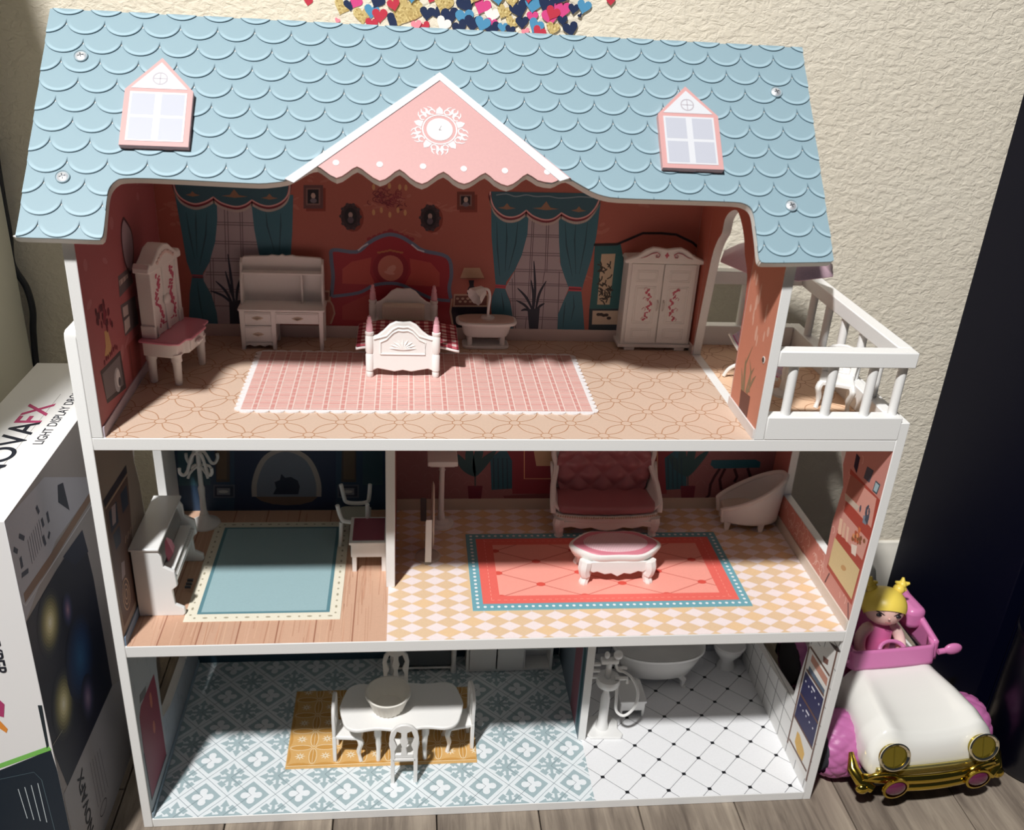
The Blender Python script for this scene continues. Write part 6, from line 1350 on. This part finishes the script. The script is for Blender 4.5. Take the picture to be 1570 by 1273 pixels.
for x in (-2.1, 2.1):
    s_ = MB().prism(rrect(x-1.9, x+1.9, 15.6, 18.6, .6), 'z', 5.0, 6.4).build('seat', CPK, car, bevel=.4, seg=3)
    m = MB()
    m.prism([(x-2.0, 6.0), (x+2.0, 6.0), (x+2.1, 9.5), (x+1.5, 11.3), (x, 12.0), (x-1.5, 11.3), (x-2.1, 9.5)], 'y', 17.9, 18.9); m.build('seat_back', CPK, s_, bevel=.4, seg=3)
lab(MB().prism(rrect(2.7, 4.5, 13.5, 18.2, .8), 'z', 9.9, 12.2).build('side_cushion', CPK, car, bevel=.6, seg=4), 'rounded pink side bolster')
MB().tube([(1.15*cos(a)+.4, 11.1+.75*sin(a), 9.5+.55*sin(a)) for a in [2*pi*k/24 for k in range(25)]], .2, 8).build('steering_wheel', CPK, car)
mir = MB(); mir.tube([(4.2, 10.0, 9.6), (5.0, 10.0, 9.7)], .3, 10); mir.ball((5.5, 9.9, 9.9), (.85, .45, .62), 16, 10); mir.build('wing_mirror', CPK, car)
mir = MB(); mir.tube([(-4.2, 10.0, 9.6), (-5.0, 10.0, 9.7)], .3, 10); mir.ball((-5.5, 9.9, 9.9), (.8, .45, .62), 16, 10); mir.build('wing_mirror', CPK, car)
for x in (-3.9, 3.9):
    h_ = MB().lathe([(0, 0), (1.1, 0), (1.1, .5), (0, .5)], seg=30, ax='y').build('headlight', M('#a39237', .25, .8), car, loc=(x, -.42, 6.25), rot=(radians(-22), 0, 0))
    lab(MB().lathe([(1.05, .1), (1.28, -.05), (1.32, -.22), (1.2, -.28), (1.05, -.15)], seg=36, ax='y', closed=False).build('headlight_ring', M('#f2ead0', .1, 1), h_), 'polished ring')
    m = MB(); m.box(-.03, .03, -.06, .05, -1.1, 1.1); m.build('lens_seam', M('#7e702a', .3, .6), h_)
    bl = MB().ball((0, 0, 0), (.95, .55, .8), 20, 12).build('bumper_gem', M('#5e2340', .25, coat=.6), car, loc=(x*.93, -1.35, 3.35)); 
    lab(MB().lathe([(.9, .1), (1.1, 0), (1.1, -.25), (.92, -.3)], seg=30, ax='y', closed=False).build('gem_ring', GOLD, bl), 'gold ring')
bmp = MB()
def bp_(x, z, r_): return (x, -1.15+.035*x*x*.9, z)
bmp.tube([bp_(-5.9+11.8*k/24, 3.75, 0) for k in range(25)], [.42]*25, 12, flat=1); bmp.tube([bp_(-3.2+6.4*k/14, 2.95, 0) for k in range(15)], [.3]+[.45]*13+[.3], 12)
for s_ in (-1, 1):
    bmp.tube([(s_*3.2, -.95, 3.0), (s_*2.9, -1.05, 3.4), (s_*3.1, -.9, 3.9), (s_*3.7, -.8, 4.3), (s_*4.4, -.75, 4.5), (s_*5.2, -.5, 4.3), (s_*5.6, -.3, 3.8)], .26, 10)
    bmp.ball((s_*6.0, -.55, 2.95), .55, 14, 10)
    bmp.tube([(s_*5.2, -.8, 2.9), (s_*6.0, -.2, 3.3), (s_*6.35, 1.0, 4.0), (s_*6.2, 2.2, 4.9)], [.4, .5, .5, .2], 10)
bmp.build('bumper', GOLD, car, smooth=60)
MB().grid(lambda u, v: (-4.9+9.8*u, -.35+.02*(-4.9+9.8*u)**2*.6, 3.6+1.1*v), 20, 3).build('chin_plate', M('#e9d98a', .15, .9), car, solid=.3, fix=False)
def wheel(x, y, w_=3.5, R_=3.0):
    def f(u, v):
        a = 2*pi*u; xx = -w_/2+w_*v; prof = R_-.55*abs(2*v-1)**3
        i, j = u*26, v*4; q = .16*min(1, abs(sin(pi*(i+j)/2))*1.8)*min(1, abs(sin(pi*(i-j)/2))*1.8)
        return (xx, (prof+q)*1.13*cos(a), (prof+q)*sin(a))
    w0 = MB().grid(f, 104, 20).build('tyre', TYRE, car, loc=(x, y, R_+.16), fix=True, smooth=60)
    MB().lathe([(0, -w_/2), (1.9, -w_/2+.1), (2.5, -w_/2), (2.5, w_/2), (1.9, w_/2-.1), (0, w_/2)], seg=24, ax='x').build('wheel_disc', M('#4a4a50', .4), w0)
for x, y in ((-5.9, 5.6), (5.7, 6.2), (-3.4, 19.0), (3.4, 19.0)): wheel(x, y)
# doll
SKIN = M('#f0c3b8', .42); HAIR = M('#f2d65c', .38); DRESS = M('#d76a9e', .45)
_q = at(1355, 932, 'y', 11.4)
dl = thing('driver_doll', 'blonde toy figure with star bunches and pink dress driving the toy car', 'doll', (_q.x, 11.4, 5.3), 6)
hz = _q.z-5.3      # head centre above the seat
MB().lathe([(2.3, 0), (2.1, .8), (1.75, 2.0), (1.65, 3.4), (1.5, hz-2.5), (.9, hz-1.9), (.55, hz-1.5), (.5, hz-1.0)], seg=28, sy=.8).build('body', DRESS, dl, smooth=60)
head = MB().lathe([(0, -1.75), (.8, -1.62), (1.5, -1.2), (1.95, -.5), (2.1, .2), (2.05, .8), (1.7, 1.4), (.9, 1.85), (0, 2.0)], seg=32, sy=.94).build('head', SKIN, dl, loc=(0, 0, hz), rot=(radians(-20), 0, radians(-17)), smooth=60)
m = MB(); 
def hairf(u, v):
    a = 2*pi*u; fr_ = max(0, -sin(a)); zl = -.85+1.15*fr_-.25*abs(cos(a))*0+.18*cos(2*a)*0; zz = zl+(2.25-zl)*v
    r_ = 2.24*math.sqrt(max(0, 1-((zz-.25)/2.0)**2)) if zz < 2.25 else 0
    return (r_*cos(a), r_*sin(a)*.96, zz)
m.grid(hairf, 48, 16); hr = m.build('hair', HAIR, head, smooth=60)
# fine hairline seam
mm = MB(); mm.tube([tuple(c*1.005 for c in hairf(k/48, 0)) for k in range(49)], .05, 6); mm.build('hairline', M('#c9a23a', .5), hr) if False else None
for s_, dz in ((-1, 0), (1, .2)):
    b_ = MB(); b_.ball((s_*1.35, .2, 1.85+dz), (.6, .6, .55), 14, 10)
    for k in range(5):
        a = 2*pi*k/5+.3; b_.tube([(s_*1.6, .2, 2.35+dz), (s_*1.6+.75*cos(a), .1, 2.35+dz+.75*sin(a))], [.42, .12], 7)
    b_.ball((s_*1.6, .15, 2.35+dz), .45, 10, 8); 
    o = b_.build('hair_bunch', HAIR, dl, loc=(0, 0, hz), rot=(radians(-20), 0, radians(-17)), smooth=60)
EY = M('#241c22', .3)
m = MB()
for s_ in (-1, 1):
    x = s_*.95; y = -1.72+.0
    m.ball((x, -1.66, -.35), (.3, .16, .2), 12, 8)
    m.tube([(s_*.45, -1.86, -.28), (s_*.8, -1.8, -.1), (s_*1.25, -1.6, .05), (s_*1.5, -1.42, .14)], [.03, .07, .06, .02], 6)
    m.tube([(s_*.5, -1.85, .02), (s_*.95, -1.74, .28), (s_*1.3, -1.55, .42)], [.03, .07, .03], 6)
m.build('eyes_and_brows', EY, head); m = MB(); m.ball((0, -1.93, -.6), (.12, .14, .1), 8, 6); m.build('nose', SKIN, head)
lab(MB().tube([(-.28, -1.72, -1.02), (0, -1.76, -1.08), (.28, -1.72, -1.02)], .035, 6).build('mouth', M('#b5555f', .5), head), 'small mouth line')
SKIN_LIT = M('#ffd9cf', .4)  # paler copy of the skin: bright light on arms and hands put into the colour
for s_ in (-1, 1):
    P_ = bez([(s_*1.35, -.1, hz-2.3), (s_*2.1, -.4, hz-3.1), (s_*2.35, -1.1, hz-4.2), (s_*1.9, -1.9, hz-5.0), (s_*1.35, -2.2, hz-5.15)], 4); n = len(P_)
    am = MB().tube(P_, [.62-.16*i/(n-1) for i in range(n)], 12)
    am.ball((s_*1.3, -.1, hz-2.35), .62, 12, 8); a_ = am.build('arm', SKIN_LIT, dl, smooth=60)
    h_ = MB(); hc = Vector((s_*1.15, -2.35, hz-5.2)); h_.ball(hc, (.52, .48, .42), 12, 8)
    for k in range(4): h_.tube([hc+Vector((-s_*(-.28+.19*k), -.25, .12)), hc+Vector((-s_*(-.3+.2*k), -.62-.04*(k % 2), .05)), hc+Vector((-s_*(-.3+.2*k), -.66, -.28)), hc+Vector((-s_*(-.28+.19*k), -.4, -.4))], [.15, .14, .12, .09], 7)
    h_.tube([hc+Vector((-s_*.35, -.1, .1)), hc+Vector((-s_*.62, -.35, .12)), hc+Vector((-s_*.66, -.6, 0))], [.16, .14, .09], 7); h_.build('hand', SKIN_LIT, a_, smooth=60)
# grey-blue animal passenger, mostly hidden by the dollhouse wall
t = thing('animal_figure', 'grey-blue animal toy seated beside the doll, mostly hidden behind the wall', 'toy animal', (_q.x-4.0, 12.0, 5.3), 8)
GRB = M('#8fa0b8', .55, kind='plastic')
MB().lathe([(0, 0), (1.5, .1), (1.6, 1.2), (1.3, 2.6), (.8, 3.2)], seg=20).build('body', GRB, t, smooth=60)
hd_ = MB().ball((0, 0, 0), (1.75, 1.5, 1.5), 20, 14).ball((0, -1.2, -.5), (.8, .7, .55), 14, 10).build('head', GRB, t, loc=(0, 0, 4.4), smooth=60)
for s_ in (-1, 1): MB().tube([(s_*.9, .1, .9), (s_*1.15, .1, 2.0), (s_*1.3, .1, 2.9)], [.75, .6, .15], 12, flat=.5).build('ear', GRB, hd_)
m = MB(); [m.ball((s_*.85, -1.22, .1), (.17, .12, .2), 8, 6) for s_ in (-1, 1)]; m.ball((0, -1.9, -.35), (.2, .12, .14), 8, 6); m.build('face', EY, hd_)
# rounded grey thing behind the doll, a clear-grey hood shell
t = thing('grey_dome', 'pale grey rounded toy shell behind the doll against the wall', 'toy part', (76.4, 27.1, 0))
MB().lathe([(3.4, 0), (3.6, 2.5), (3.4, 6.0), (2.9, 8.0), (1.8, 9.2), (0, 9.8)], seg=32).build('shell', M('#b9b8b0', .35), t, smooth=60)
MB().lathe([(3.62, 2.2), (3.75, 2.4), (3.62, 2.6)], seg=32, closed=False).build('rim', M('#a3a29a', .4), t)
# black round bag at the right edge
t = thing('black_pouffe', 'black rounded bag on the floor at the right edge beside the toy car', 'bag', (84.6, -3.4, 0)) if False else None
